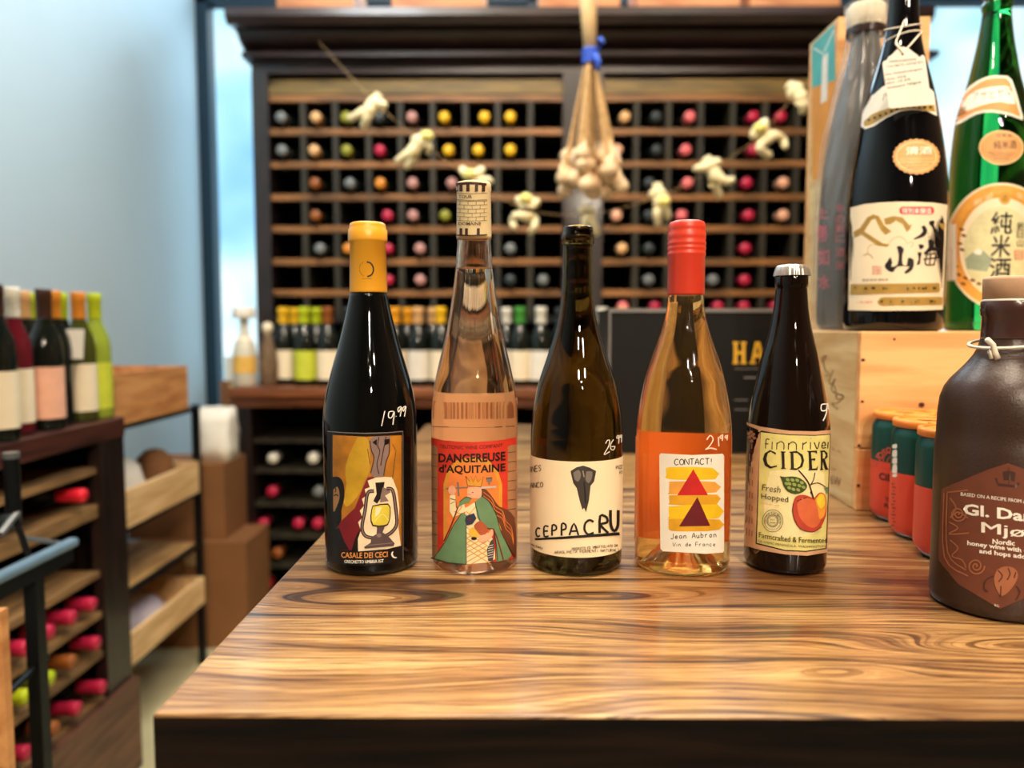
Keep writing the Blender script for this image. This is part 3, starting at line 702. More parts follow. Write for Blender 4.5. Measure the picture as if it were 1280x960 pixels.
fin('rod', tube_bm([at(28, 672, 1.2), at(74, 679, 1.26), Vector((-.757, 1.27, .742))], .004, 10), MATS['grey_metal'], ct)
gp = at(17, 640, 1.18)
fin('grip', tube_bm([gp, gp + Vector((0, 0, .085))], .0115, 14), M_metal, ct); fin('grip_cap', tube_bm([gp + Vector((0, 0, .085)), gp + Vector((0, 0, .094))], .012, 14), MATS['grey_metal'], ct)
fin('rod', tube_bm([gp, Vector((-.757, 1.18, .72))], .005, 8), M_metal, ct)
ob = tag(box('wood_panel', M_crate2, -.84, XX(4, 1.0, 820), 1.0, 1.014, 0.0, ZZ(764, 1.0, 4)), 'orange wood panel leaning at the extreme left beside cart', 'panel')

# ================================================================== HANGING THINGS
M_stalk = mat('dry_stalk', (196, 160, 108), 0.7, var=0.2, scale=60); M_bulb = mat('garlic_skin', (226, 196, 156), 0.6, var=0.12, scale=40)
M_handle = mat('pale_bound_stems', (222, 190, 140), 0.6, var=0.1); M_blue = mat('blue_cord', (48, 88, 200), 0.6)
GY = 2.30
gb = thing('garlic_bunch', 'hanging bunch of dried garlic on long stalks tied with a blue cord', 'garlic', at(737, 200, GY))
tie = at(738, 70, GY)
fin('bound_stems', tube_bm([at(730, -270, GY), at(733, -120, GY), at(735, 0, GY), tie], .022, 14, taper=[.024, .025, .025, .018]), M_handle, gb, True)
fin('hook', tube_bm([at(730, -268, GY), at(730, -268, GY) + Vector((0, 0, 3.3 - at(730, -268, GY).z))], .004, 8), M_metal, gb)
bm = bmesh.new()
for k in range(3): lathe_bm([(.019, -.008), (.025, -.004), (.025, .004), (.019, .008)], 16, bm, tie.x, GY, tie.z + .012 - k * .014, caps=False)
fin('blue_tie', bm, M_blue, gb, True)
fin('blue_tie_end', tube_bm([tie + Vector((.01, -.024, 0)), tie + Vector((.02, -.032, -.025)), tie + Vector((.018, -.03, -.05))], .008, 8), M_blue, gb, True)
fin('blue_tie_end', tube_bm([tie + Vector((.018, -.022, .012)), tie + Vector((.032, -.03, .028)), tie + Vector((.024, -.026, .04))], .007, 8), M_blue, gb, True)
rnd = random.Random(11)
for k in range(46):
    a = rnd.uniform(0, 2 * math.pi); q = math.sqrt(rnd.random()); yb = rnd.uniform(188, 238)
    half = (yb - 70) / 165 * 42
    bxp = 736 + math.cos(a) * q * half * 1.0; b = at(bxp, yb, GY + math.sin(a) * q * .075)
    s0 = tie + Vector((math.cos(a) * q * .014, math.sin(a) * q * .014, -.01)); mid = s0.lerp(b, .55) + Vector((0, 0, .0))
    fin('stalk', tube_bm([s0, mid, b], .003, 5, taper=[.0025, .0035, .004]), M_stalk, gb)
    rr = rnd.uniform(.019, .026)
    bm = lathe_bm([(0, 1.9), (.22, 1.4), (.45, .95), (.85, .5), (1, 0), (.85, -.5), (.4, -.85), (0, -.95)], 10)
    rot = Euler((rnd.uniform(-.5, .5), rnd.uniform(-.5, .5), 0)).to_matrix()
    for v in bm.verts: v.co = rot @ (v.co * rr) + b + Vector((0, 0, -.008))
    fin('bulb', bm, M_bulb, gb, True)
# garland of cream figures
M_fig = mat('cream_ornament', (236, 222, 178), 0.6, var=0.06); M_figy = mat('pale_yellow_ornament', (238, 226, 130), 0.6, var=0.06)
FY = 2.40
def figure(label, head, torso, limbs, yellow=()):
    """one skinned mesh: head px, hip px and limb polylines in px"""
    c = at(*torso, FY); verts = [at(*torso, FY)]; edges = []; rad = [.020]
    ch = (head[0] * .45 + torso[0] * .55, head[1] * .45 + torso[1] * .55); verts.append(at(*ch, FY)); rad.append(.024); edges.append((0, 1))
    nk = (head[0] * .75 + torso[0] * .25, head[1] * .75 + torso[1] * .25); verts.append(at(*nk, FY)); rad.append(.013); edges.append((1, 2))
    verts.append(at(*head, FY)); rad.append(.021); edges.append((2, 3))
    for kind, pl in limbs:
        prev = 0 if kind == 'l' else 1
        for i, p in enumerate(pl):
            dy = .012 * (1 if len(verts) % 2 else -1); verts.append(at(*p, FY + dy)); edges.append((prev, len(verts) - 1))
            rad.append((.014 if kind == 'l' else .011) * (1 - .12 * i)); prev = len(verts) - 1
    inv = Matrix.Translation(-c); me = bpy.data.meshes.new('figurine'); me.from_pydata([tuple(inv @ v) for v in verts], edges, [])
    me.materials.append(M_fig); o = bpy.data.objects.new('figurine', me); COL.objects.link(o); o.location = c
    sk = o.modifiers.new('skin', 'SKIN'); sk.use_smooth_shade = True
    for v, r in zip(me.skin_vertices[0].data, rad): v.radius = (r, r)
    me.skin_vertices[0].data[0].use_root = True
    sb = o.modifiers.new('sub', 'SUBSURF'); sb.levels = 1; sb.render_levels = 2
    tag(o, label, 'ornament', 'cream figurines strung across the hutch')
    if yellow:
        p = at(*yellow, FY - .02) - c; bm = lathe_bm([(0, -.8), (.6, -.6), (.95, 0), (.6, .6), (0, .8)], 14)
        for v in bm.verts: v.co = v.co * .022 + p
        m2 = bpy.data.meshes.new('yellow_patch'); bm.to_mesh(m2); bm.free(); q = link('yellow_patch', m2, M_figy, None, True); q.parent = o
    return o
figure('cream figurine diving with legs spread, furthest left on the garland', (475, 117), (462, 136), [('l', [(450, 142), (435, 150)]), ('l', [(459, 148), (453, 160)]), ('a', [(482, 131), (476, 140)])])
figure('cream and yellow figurine second from left on the garland, legs pointing down left', (533, 166), (519, 184), [('l', [(508, 193), (494, 204)]), ('l', [(518, 198), (506, 211)]), ('a', [(538, 184), (534, 192)]), ('a', [(513, 174)])], (534, 170))
figure('pale yellow figurine directly above the castle-topped rose bottle', (592, 232), (590, 224), [('l', [(580, 216), (577, 210)]), ('l', [(598, 216), (604, 210)]), ('a', [(610, 224), (615, 228)])], (586, 218))
figure('yellow headed figurine with bent arms between castle-topped bottle and garlic bunch', (660, 243), (658, 270), [('l', [(645, 268), (640, 276), (644, 286)]), ('l', [(670, 274), (668, 284), (662, 292)]), ('a', [(646, 247), (648, 256)]), ('a', [(673, 250), (670, 258)])], (657, 248))
figure('cream figurine hanging just under the garlic bunch', (733, 255), (735, 270), [('l', [(731, 280), (729, 290)]), ('l', [(742, 282), (747, 294)]), ('a', [(722, 262)]), ('a', [(745, 262)])])
figure('cream and yellow figurine just above the red capped bottle', (821, 228), (824, 250), [('l', [(821, 268), (823, 283)]), ('l', [(832, 262), (836, 274)]), ('a', [(811, 245)]), ('a', [(836, 252)])], (830, 252))
figure('cream figurine with both arms raised right of the red capped bottle', (881, 196), (893, 216), [('l', [(894, 232), (901, 248)]), ('l', [(908, 228), (917, 224)]), ('a', [(872, 210), (868, 212)]), ('a', [(902, 200)])])
figure('yellow cream figurine kicking both legs, upper right of the garland', (941, 158), (957, 172), [('l', [(948, 186), (964, 196)]), ('l', [(970, 168), (979, 174), (982, 186)]), ('a', [(958, 148)]), ('a', [(938, 170)])], (950, 160))
figure('cream figurine half hidden by the tall wooden box, furthest right', (984, 104), (998, 118), [('l', [(1005, 132), (1003, 142)]), ('l', [(1010, 124)]), ('a', [(986, 124)]), ('a', [(1004, 106)])])
gp = [at(398, 52, 3.01)] + [at(x, y, FY) for x, y in ((468, 127), (526, 176), (591, 226), (659, 262), (735, 268), (823, 246), (890, 211), (952, 168), (996, 116))] + [at(1062, 52, 3.01)]
gc = fin('garland_cord', tube_bm(smooth_pts([tuple(p) for p in gp], 3), .0007, 6), M_stalk, None); tag(gc, 'thin pale cord carrying the cream figurines in front of the hutch', 'cord')

# ================================================================== FEATURED BOTTLES
def clear(name, col, rough=0.0, ior=1.36): return mat(name, col, rough, trans=1.0, ior=ior, var=0.0)
M_b1 = mat('black_green_glass', (7, 8, 8), 0.03, var=0.02, spec=0.42)
M_b3 = clear('deep_olive_glass', (80, 66, 28)); M_b5 = mat('dark_amber_glass', (18, 10, 7), 0.03, var=0.02, spec=0.45)
M_rosewine = wine_glass('rose_wine_in_clear_glass', (255, 234, 214)); M_orangewine = wine_glass('orange_wine_in_clear_glass', (255, 222, 158))
M_clear = clear('clear_glass', (244, 248, 250), ior=1.45)
I_k = ink('black', (18, 15, 14)); I_w = ink('white', (240, 234, 222)); I_dk = ink('dark_brown', (58, 26, 20)); I_gold = ink('gold', (200, 150, 52))
I_red = ink('poster_red', (206, 52, 34)); I_grey = ink('grey', (120, 112, 104)); I_mauve = ink('mauve', (128, 106, 100)); I_green = ink('sage', (104, 140, 100))
I_cream = ink('cream', (240, 222, 176)); I_chalk = mat('white_chalk_pen', (238, 232, 220), 0.7)

def start(name, label, cat, xl, xr, pyb, Y, zb, prof, hwb, group=None):
    X, r = measure(xl, xr, pyb, Y)
    return X, r, place(name, label, cat, X, Y, zb, group), profile(prof, hwb, r, X, Y, zb)
BYC = 0.684; GRP = None; I_or_ = ink('thin_brown_rule', (120, 70, 40))
# --- 1 black bottle, yellow foil -----------------------------------------
P1 = [(540, 58.6), (520, 58.3), (500, 56.3), (480, 52), (460, 46.5), (440, 40.5), (420, 35), (400, 30), (385, 26.5), (370, 23.6), (362, 22.6), (310, 21.6), (284, 21.2)]
X1, r1, b1, t1 = start('wine_bottle', 'black wine bottle with yellow foil neck and lantern picture label, first in row', 'bottle', 405, 522, 620, BYC, TZ, P1, 58.6)
g1 = heel(r1, 0) + refine(t1) + [(0, t1[-1][1])]
fin('glass_body', lathe_bm(g1, 96, cx=X1, cy=BYC, z0=TZ), M_b1, b1, True)
M_yel = mat('mustard_foil', (224, 158, 34), 0.42, var=0.03, coat=.3)
def zt(py, X=None, Y=BYC): return at(646 + (X or 0) / Y * F, py, Y).z
def ring(bl, nm, m, X, Y, pts, hwb, r, seg=64, base=None, caps=True):
    pr = [(hw / hwb * r, at(646 + X / Y * F, py, Y).z) for py, hw in pts]
    return fin(nm, lathe_bm(pr, seg, cx=X, cy=Y, z0=0, caps=caps), m, bl, True)
ring(b1, 'foil_capsule', M_yel, X1, BYC, [(366, 23.2), (364, 23.4), (304, 22.2), (303, 23.8), (300, 24.2), (288, 24.0), (286.5, 22.6), (283, 22.4), (280, 21.6), (278.6, 19), (278.4, 0)], 58.6, r1)
sv1 = Rev(X1, BYC, [(z + TZ, r) for r, z in refine(t1)] + [(TZ + .006, r1)])
A = Art(Rev(X1, BYC, [(zt(366, X1), 23.3 / 58.6 * r1), (zt(304, X1), 22.3 / 58.6 * r1)]), (380, 260, 4.364), base=.0002)
A.stroke([(342, 294), (362, 300), (376, 320), (378, 345), (366, 366), (345, 374)], 8, I_k); A.stroke([(325, 294), (308, 310), (302, 335), (312, 360), (330, 373)], 1.5, I_dk); A.stroke([(315, 385), (370, 385)], 1.5, I_dk, 0)
A.build('foil_print', b1)
A = Art(sv1, (405, 530, 4.8)); I_lab = mat('black_satin_label', (20, 16, 15), 0.35)
A.poly([(18, 42), (120, 50), (250, 54), (380, 50), (475, 42), (476, 820), (380, 842), (250, 852), (120, 845), (18, 825)], I_lab)
A.stroke([(20, 44), (120, 52), (250, 56), (380, 52), (474, 44)], 5, I_grey, 0); A.stroke([(474, 44), (475, 820)], 3, I_grey, 0)
I_amb = mat('ink_amber_wash', (172, 112, 30), .5, var=.35, scale=45); I_ygl = mat('ink_yellow_wash', (184, 144, 32), .5, var=.2, scale=60); I_robe = ink('wine_red', (112, 18, 30))
A.poly([(52, 66), (250, 76), (466, 68), (465, 735), (52, 752)], I_amb)
A.poly([(200, 80), (262, 90), (275, 200), (270, 290), (215, 380), (150, 400), (130, 250)], I_ygl, 3); A.poly([(140, 330), (240, 300), (220, 400), (150, 490), (120, 470)], I_ygl, 3)
A.poly([(52, 752), (55, 640), (110, 575), (185, 505), (235, 380), (262, 320), (330, 310), (300, 420), (230, 560), (210, 762)], I_robe)
A.poly([(52, 752), (52, 640), (90, 620), (120, 700), (150, 755)], I_lab); A.poly([(165, 760), (185, 690), (215, 630), (215, 765)], I_lab)
A.poly([(262, 340), (330, 315), (410, 320), (440, 400), (452, 500), (447, 620), (462, 742), (205, 768), (203, 690), (222, 640), (205, 590), (230, 560), (215, 520), (240, 490), (228, 450), (252, 430), (245, 390), (275, 380)], ink('lamp_glow', (236, 214, 180)))
A.poly([(52, 318), (90, 318), (118, 360), (122, 440), (104, 520), (104, 580), (60, 640), (52, 640)], I_lab, 2)
A.poly([(56, 395), (80, 376), (92, 410), (92, 450), (74, 500), (56, 525)], ink('face_tan', (150, 112, 72)), 2)
A.stroke([(60, 432), (72, 424), (86, 432)], 7, I_lab); A.stroke([(58, 380), (72, 390), (66, 410)], 6, I_lab)
A.poly([(272, 100), (300, 74), (398, 72), (396, 170), (376, 225), (358, 318), (300, 322), (280, 292), (300, 205), (278, 155)], I_mauve)
for q in ([(275, 100), (285, 160), (300, 205), (280, 295)], [(330, 78), (322, 130), (335, 165), (318, 240), (330, 300)], [(372, 76), (362, 130), (352, 180), (340, 250)], [(392, 90), (392, 170), (372, 230), (358, 310)]): A.stroke(q, 6, I_dk)
A.poly([(360, 95), (392, 88), (388, 118), (366, 128)], I_lab); A.poly([(290, 110), (318, 90), (316, 130)], I_lab)
A.stroke([(262, 150), (276, 240)], 3, I_dk, 0); A.stroke([(410, 120), (432, 160), (410, 330)], 3, I_dk, 0)
A.poly([(308, 352), (364, 348), (356, 395), (345, 440), (318, 478), (296, 462), (316, 420)], I_lab)
A.poly([(352, 380), (392, 392), (400, 410), (366, 430), (388, 462), (336, 470), (340, 430)], I_mauve)
for q in ([(300, 402), (262, 415), (246, 520), (228, 620), (250, 672), (310, 686)], [(375, 388), (412, 398), (430, 500), (436, 600), (402, 652), (348, 680)]):
    A.stroke(q, 21, I_lab); A.stroke(q, 8, I_mauve)
A.poly([(290, 490), (385, 476), (400, 530), (392, 590), (366, 615), (290, 612), (278, 550)], I_lab, 2)
A.poly([(294, 496), (382, 484), (394, 532), (386, 588), (362, 606), (296, 604), (285, 550)], ink('lamp_yellow', (214, 196, 60)), 2)
A.poly([(310, 500), (350, 498), (330, 540), (305, 560)], I_cream); A.stroke([(300, 590), (350, 540), (388, 580)], 3, I_cream)
A.poly([(318, 618), (366, 612), (352, 650), (392, 680), (424, 716), (418, 732), (245, 748), (240, 738), (280, 712), (282, 680), (316, 660)], ink('lamp_base', (84, 66, 66)))
A.stroke([(262, 728), (410, 714)], 5, I_mauve, 0); A.ell(330, 668, 14, 12, I_mauve)
A.poly([(52, 752), (210, 764), (380, 750), (470, 728), (472, 812), (380, 836), (250, 845), (120, 838), (52, 824)], I_lab)
I_tan = ink('hand_orange', (214, 140, 70))
A.text('CASALE DEI CECI', (103, 801), (382, 797), 33, I_tan, .018, 5); A.text('GRECHETTO UMBRIA IGT', (122, 834), (357, 830), 19, I_w, .02, 4)
A.poly([(418, 764), (412, 778), (420, 796), (438, 800), (428, 806), (412, 800), (403, 784), (408, 768)], I_w, 2)
A.build('label', b1)
def price(bl, sv, segs, w, org, m=None):
    A = Art(sv, org, base=.0004)
    for q in segs: A.stroke(q, w, m or I_chalk)
    A.build('price_marking', bl)
price(b1, sv1, [[(884, 615), (868, 690)], [(928, 616), (906, 620), (903, 645), (918, 648), (932, 618), (924, 684)], [(940, 640), (941, 643)], [(966, 592), (950, 602), (954, 620), (968, 596), (961, 642)], [(988, 590), (974, 600), (977, 616), (990, 592), (982, 642)]], 4.4, (260, 360, 4))

# --- 2 rose bottle, castle foil -------------------------------------------
P2 = [(525, 53.2), (510, 53), (500, 52), (480, 49.3), (460, 45), (440, 40.3), (420, 35.5), (400, 31.8), (380, 28.6), (360, 25.6), (345, 23.6), (335, 22.6), (315, 21.2), (300, 20.4), (236, 19.4)]
X2, r2, b2, t2 = start('wine_bottle', 'clear slender bottle of rose wine with castle-tower foil and queen label, second in row', 'bottle', 540, 647, 620, BYC, TZ, P2, 53.2)
yc = BYC
full = [(r, z) for r, z in t2]; zliq = at(590, 337, yc).z - TZ
liq = [p for p in refine(full) if p[1] < zliq]; head = [p for p in refine(full) if p[1] >= zliq]
# one closed volume: outer glass, with the empty head space cut out as an inner surface
def hollow(prof, zl, wall=.0032):
    inner = [(max(.001, r - wall), z) for r, z in prof if z >= zl]
    return inner
bm = lathe_bm(heel(r2, 0, .022) + refine(full) + [(0, full[-1][1])], 96, cx=X2, cy=yc, z0=TZ)
inn = hollow(refine(full), zliq); ztp = full[-1][1] - .004
inn = [(0, zliq)] + [(inn[0][0], zliq + .0003)] + [p for p in inn if p[1] < ztp - .004] + [(0, ztp)]
b_in = lathe_bm(inn, 64, cx=X2, cy=yc, z0=TZ); 
for f in b_in.faces: f.normal_flip()
mtmp = bpy.data.meshes.new('x'); b_in.to_mesh(mtmp); b_in.free(); bm.from_mesh(mtmp)
fin('glass_body', bm, M_rosewine, b2, True)
sv2 = Rev(X2, yc, [(z + TZ, r) for r, z in refine(full)] + [(TZ + .006, r2)])
M_foil = mat('cream_castle_foil', (226, 204, 156), 0.4, var=0.08, coat=.3)
ring(b2, 'foil_capsule', M_foil, X2, yc, [(299, 21.0), (296, 21.4), (240, 20.6), (238, 21.2), (231, 21), (229, 20), (228.3, 17), (228.2, 0)], 53.2, r2)
A = Art(Rev(X2, yc, [(zt(299, X2), 21.3 / 53.2 * r2), (zt(240, X2), 20.8 / 53.2 * r2), (zt(230, X2), 21.2 / 53.2 * r2)]), (520, 200, 4.364), base=.0003)
A.stroke([(218, 132), (300, 126), (385, 134)], 14, I_dk)
for x in (222, 245, 283, 330, 368): A.poly([(x - 9, 130), (x + 9, 130), (x + 9, 172), (x - 9, 172)], I_dk)
for y in (180, 216): A.stroke([(218, y), (300, y + 4), (388, y)], 2, I_dk, 0)
for k in range(6):
    y = 222 + k * 21.5; A.stroke([(218, y), (300, y + 3), (388, y)], 2, I_dk, 0)
    for j in range(4):
        x = 240 + j * 44 + (22 if k % 2 else 0)
        if k < 5 and x < 385: A.stroke([(x, y + 2), (x, y + 22)], 2, I_dk, 0)
A.text('TOUR', (232, 208), (305, 208), 18, I_dk, .01); A.text('DOMAINE', (232, 355), (355, 355), 17, I_dk, .01)
A.stroke([(218, 410), (300, 412), (388, 408)], 7, I_dk, 0); A.stroke([(222, 432), (300, 436), (386, 432)], 4, I_dk, 0)
for x in (245, 275, 340): A.poly([(x - 8, 372), (x + 8, 372), (x + 8, 408), (x - 8, 408)], I_dk)
A.build('foil_print', b2)
# back label, seen through the wine
def wrap(nm, m, X, Y, r, z0, z1, a0, a1, parent, off=.0003, n=60):
    """curved paper, angle 0 faces the camera (-Y), clockwise seen from above"""
    bm = bmesh.new(); prev = None
    for k in range(n + 1):
        a = R(a0 + (a1 - a0) * k / n); p = (X + math.sin(a) * (r + off), Y - math.cos(a) * (r + off))
        v = (bm.verts.new((p[0], p[1], z0)), bm.verts.new((p[0], p[1], z1)))
        if prev: bm.faces.new((prev[0], v[0], v[1], prev[1]))
        prev = v
    return fin(nm, bm, m, parent, True)
M_peach = mat('peach_back_label', (255, 226, 190), 0.6, var=.03)
wrap('back_label', M_peach, X2, yc, r2, at(590, 700, yc).z, at(590, 498, yc).z, 100, 260, b2)
bm = bmesh.new(); rb_ = random.Random(3); zb0, zb1 = at(590, 527, yc).z, at(590, 509, yc).z; a_ = 158
while a_ < 202:
    wd = rb_.choice((.5, .5, 1.0, 1.5)); vs_ = []
    for q in (a_, a_ + wd):
        for z in (zb0, zb1): vs_.append(bm.verts.new((X2 + math.sin(R(q)) * (r2 + .00015), yc - math.cos(R(q)) * (r2 + .00015), z)))
    bm.faces.new((vs_[0], vs_[1], vs_[3], vs_[2])); a_ += wd + rb_.choice((.6, .9, 1.4))
fin('barcode_print', bm, ink('barcode_brown', (190, 140, 104)), b2)['kind'] = 'stuff'
A = Art(sv2, (535, 540, 5.05))
A.stroke([(28, -36), (60, -33), (130, -31)], 4, I_k, 0); A.stroke([(130, -31), (290, -27), (420, -30)], 1.6, I_or_, 0); A.stroke([(420, -30), (470, -33)], 4, I_k, 0); A.stroke([(490, -34), (548, -37)], 4, I_k, 0)
A.poly([(18, 35), (100, 53), (200, 61), (288, 63), (400, 58), (480, 48), (558, 32), (558, 790), (530, 800), (440, 818), (240, 835), (120, 822), (18, 790)], I_red)
I_tow = ink('tower_tan', (170, 122, 84)); I_or = ink('arch_orange', (232, 128, 58)); I_arch = ink('arch_gold', (214, 150, 50)); I_hair = ink('hair_brown', (104, 56, 34)); I_skin = ink('skin', (240, 172, 138))
A.poly([(20, 88), (44, 84), (60, 100), (60, 795), (20, 790)], I_tow); A.poly([(504, 92), (520, 84), (557, 80), (557, 780), (504, 700)], I_tow)
for k in range(9): A.stroke([(22, 140 + k * 72), (58, 146 + k * 72)], 3, I_dk, 0); A.stroke([(505, 130 + k * 60), (556, 124 + k * 60)], 3, I_dk, 0)
A.poly([(98, 700), (98, 330), (122, 240), (180, 180), (280, 155), (380, 178), (440, 240), (468, 330), (468, 620), (300, 700)], I_arch)
A.poly([(116, 700), (116, 335), (138, 258), (190, 204), (280, 180), (366, 200), (422, 255), (448, 335), (448, 620), (300, 700)], I_or)
A.text('TEUTONIC WINE COMPANY', (72, 100), (472, 92), 22, I_dk, .0, 12)
A.text('DANGEREUSE', (66, 188), (490, 176), 54, I_k, .03, 8); A.text("d'AQUITAINE", (68, 252), (490, 244), 50, I_k, .03, 10)
# hair, face, crown
A.poly([(320, 345), (370, 365), (420, 430), (450, 470), (500, 490), (545, 540), (556, 640), (556, 795), (530, 765), (490, 700), (455, 590), (400, 480), (330, 400)], I_hair, 2)
for d in (0, 24, 48): A.stroke([(350, 380 + d), (400, 420 + d), (425, 470 + d), (470, 500 + d), (490, 560 + d), (525, 600 + d), (540, 680 + d * .6)], 3.5, I_or)
A.poly([(250, 352), (300, 345), (335, 352), (338, 400), (320, 420), (280, 415), (262, 420), (248, 400)], I_skin, 2)
A.poly([(238, 278), (262, 312), (270, 280), (286, 316), (302, 276), (314, 316), (350, 282), (334, 346), (250, 340)], I_arch); A.stroke([(238, 278), (262, 312), (270, 280), (286, 316), (302, 276), (314, 316), (350, 282), (334, 346), (250, 340), (238, 278)], 4, I_dk, 0)
A.ell(282, 382, 5, 3, I_k); A.stroke([(250, 392), (272, 396)], 2, I_dk, 0)
A.stroke([(112, 358), (252, 350)], 9, I_grey, 0); A.stroke([(335, 352), (428, 346)], 12, ink('blade', (196, 190, 176)), 0); A.stroke([(188, 316), (194, 404)], 11, I_grey, 0); A.ell(106, 358, 9, 9, I_gold)
A.poly([(366, 288), (408, 284), (402, 312), (390, 318), (392, 332), (380, 332), (382, 318), (372, 312)], I_grey); A.stroke([(370, 292), (404, 290)], 4, I_k, 0)
A.ell(152, 368, 24, 30, I_skin)
A.poly([(138, 400), (172, 396), (176, 482), (228, 452), (240, 500), (160, 540), (136, 500)], I_cream)
A.stroke([(140, 420), (174, 430)], 5, I_dk); A.stroke([(140, 455), (174, 440), (178, 480)], 3, I_dk)
# dress
A.poly([(235, 480), (300, 440), (325, 520), (360, 620), (415, 680), (425, 800), (390, 822), (244, 834), (236, 700)], I_cream)
for k in range(9): A.stroke([(240, 640 + k * 34 - 40), (400, 760 + k * 34 - 40 - 20)], 5, I_arch, 0) if 640 + k * 34 < 800 else None
for k in range(7): A.stroke([(245, 700 + k * 30 - 30), (370, 600 + k * 30)], 5, I_arch, 0)
for q in ([(240, 500), (290, 540)], [(245, 540), (300, 470)], [(165, 500), (215, 520)], [(170, 530), (215, 470)]): A.stroke(q, 4, I_arch, 0)
# cloak
A.poly([(36, 796), (110, 690), (160, 590), (215, 510), (236, 520), (244, 640), (242, 834), (130, 824)], I_green)
A.poly([(200, 440), (240, 412), (275, 420), (262, 442), (225, 455), (190, 475)], I_green)
A.poly([(296, 440), (340, 405), (385, 440), (430, 520), (465, 640), (530, 780), (500, 806), (432, 818), (430, 700), (410, 610), (350, 600), (310, 540)], I_green)
for q in ([(36, 796), (110, 690), (160, 590), (215, 510)], [(240, 520), (242, 834)], [(296, 440), (330, 560), (380, 610), (412, 616), (432, 720), (440, 815)], [(340, 405), (385, 440), (430, 520), (465, 640), (545, 785)], [(200, 440), (240, 412), (275, 420)]): A.stroke(q, 4, I_k)
A.stroke([(412, 610), (440, 680), (476, 808)], 8, I_robe); A.stroke([(190, 470), (150, 580), (100, 690)], 8, I_robe)
A.poly([(232, 560), (240, 530), (290, 512), (306, 545), (280, 582), (246, 590)], ink('bird_blue', (42, 48, 74))); A.ell(262, 552, 10, 8, I_robe)
A.poly([(290, 590), (330, 558), (372, 600), (378, 630), (340, 655), (300, 620)], ink('pheasant', (176, 84, 50)), 2)
A.poly([(258, 622), (285, 600), (318, 640), (330, 660), (290, 662), (262, 650)], ink('corn', (232, 180, 60)), 2)
A.poly([(318, 655), (380, 640), (400, 612), (414, 630), (400, 668), (352, 694), (322, 690)], I_skin, 2)
A.poly([(372, 740), (395, 690), (414, 670), (420, 730), (410, 815), (380, 815)], ink('fur_grey', (70, 64, 62)))
for k in range(6): A.stroke([(378, 720 + k * 15), (412, 712 + k * 15)], 3, I_w, 0)
A.ell(290, 672, 18, 10, I_k)
A.poly([(18, 790), (36, 796), (120, 822), (240, 834), (240, 838), (120, 828), (18, 798)], I_k)
A.build('label', b2)

# --- 3 dark olive bottle, cream skull label --------------------------------
P3 = [(545, 57.2), (530, 56), (515, 54.5), (500, 52), (480, 47.8), (466, 43.6), (443, 36), (420, 29), (400, 24), (385, 21.5), (366, 19.4), (340, 18.6), (307, 18.3), (306, 19.8), (294, 20), (293, 18.8), (286, 18.6), (284, 17.5)]
X3, r3, b3, t3 = start('wine_bottle', 'dark olive wine bottle without foil, cream label with bird skull, middle of the row', 'bottle', 663, 778, 620, BYC, TZ, P3, 57.2)
R3 = [p for p in t3]; low3 = refine(R3[:14]); R3 = low3 + R3[14:]
fin('glass_body', lathe_bm(heel(r3) + R3 + [(0, R3[-1][1])], 96, cx=X3, cy=yc, z0=TZ), M_b3, b3, True)
M_cork = mat('yellow_wax_cork', (196, 160, 60), .5)
ring(b3, 'cork', M_cork, X3, yc, [(284.1, 13), (282.5, 12.5), (282.2, 0)], 57.2, r3, 32)
sv3 = Rev(X3, yc, [(z + TZ, r) for r, z in R3] + [(TZ + .006, r3)])
M_lab3 = mat('cream_label_stock', (246, 226, 188), 0.5, var=.02)
wrap('label', M_lab3, X3, yc, r3, at(720, 694.5, yc - r3).z - .0018, at(720, 577, yc - r3).z, -95, 82, b3)
wrap('back_label', M_lab3, X3, yc, r3, at(720, 690, yc).z, at(720, 585, yc).z, 110, 240, b3)
A = Art(sv3, (650, 480, 3.693), base=.0005)
A.poly([(233, 402), (262, 384), (292, 377), (322, 386), (352, 402), (342, 450), (326, 470), (318, 540), (305, 592), (296, 572), (288, 580), (276, 540), (262, 480), (246, 458)], ink('skull_ink', (58, 52, 46)))
A.poly([(246, 410), (270, 396), (282, 420), (270, 450), (252, 440)], I_grey, 2); A.poly([(306, 404), (334, 404), (330, 440), (316, 458), (302, 440)], I_grey, 2); A.stroke([(296, 450), (300, 500), (302, 550)], 6, I_k)
A.stroke([(290, 400), (296, 430)], 5, ink('skull_light', (150, 140, 124)), 0)
I_br = ink('brush_black', (24, 22, 20))
def letters(A, seq, w, m):
    for ch, x, y, wd, h in seq:
        A.layer += 1
        for st in STROKES[ch]: A.stroke([(x + a / 4 * wd, y - b / 6 * h) for a, b in st], w * (h / 60 + .35), m, 3, keep=True)
letters(A, [('C', 74, 704, 20, 40), ('E', 112, 702, 22, 44), ('P', 148, 700, 24, 48), ('P', 192, 700, 24, 54), ('A', 228, 698, 42, 54), ('C', 298, 694, 46, 66), ('R', 368, 688, 42, 78), ('U', 418, 678, 36, 96)], 7, I_br)
A.poly([(68, 712), (200, 704), (458, 684), (462, 698), (200, 716), (70, 721)], I_br)
A.hand('INES', (44, 408), (100, 400), 26, 2.6, I_br); A.hand('ANCO', (46, 480), (108, 476), 24, 2.6, I_br); A.hand('PIZZ', (444, 392), (474, 388), 14, 2, I_br); A.hand('IO', (458, 414), (474, 412), 12, 2, I_br)
A.hand('PRODOTTO ED IMBOTTIGLIATO DA', (240, 768), (452, 750), 11, 1.8, I_br); A.hand('ARAGLINETA FERMENTI NATURALI', (158, 784), (458, 772), 12, 1.8, I_br); A.hand('VINO BIANCO', (48, 745), (104, 764), 9, 1.5, I_br)
A.build('label_print', b3)['kind'] = 'stuff'
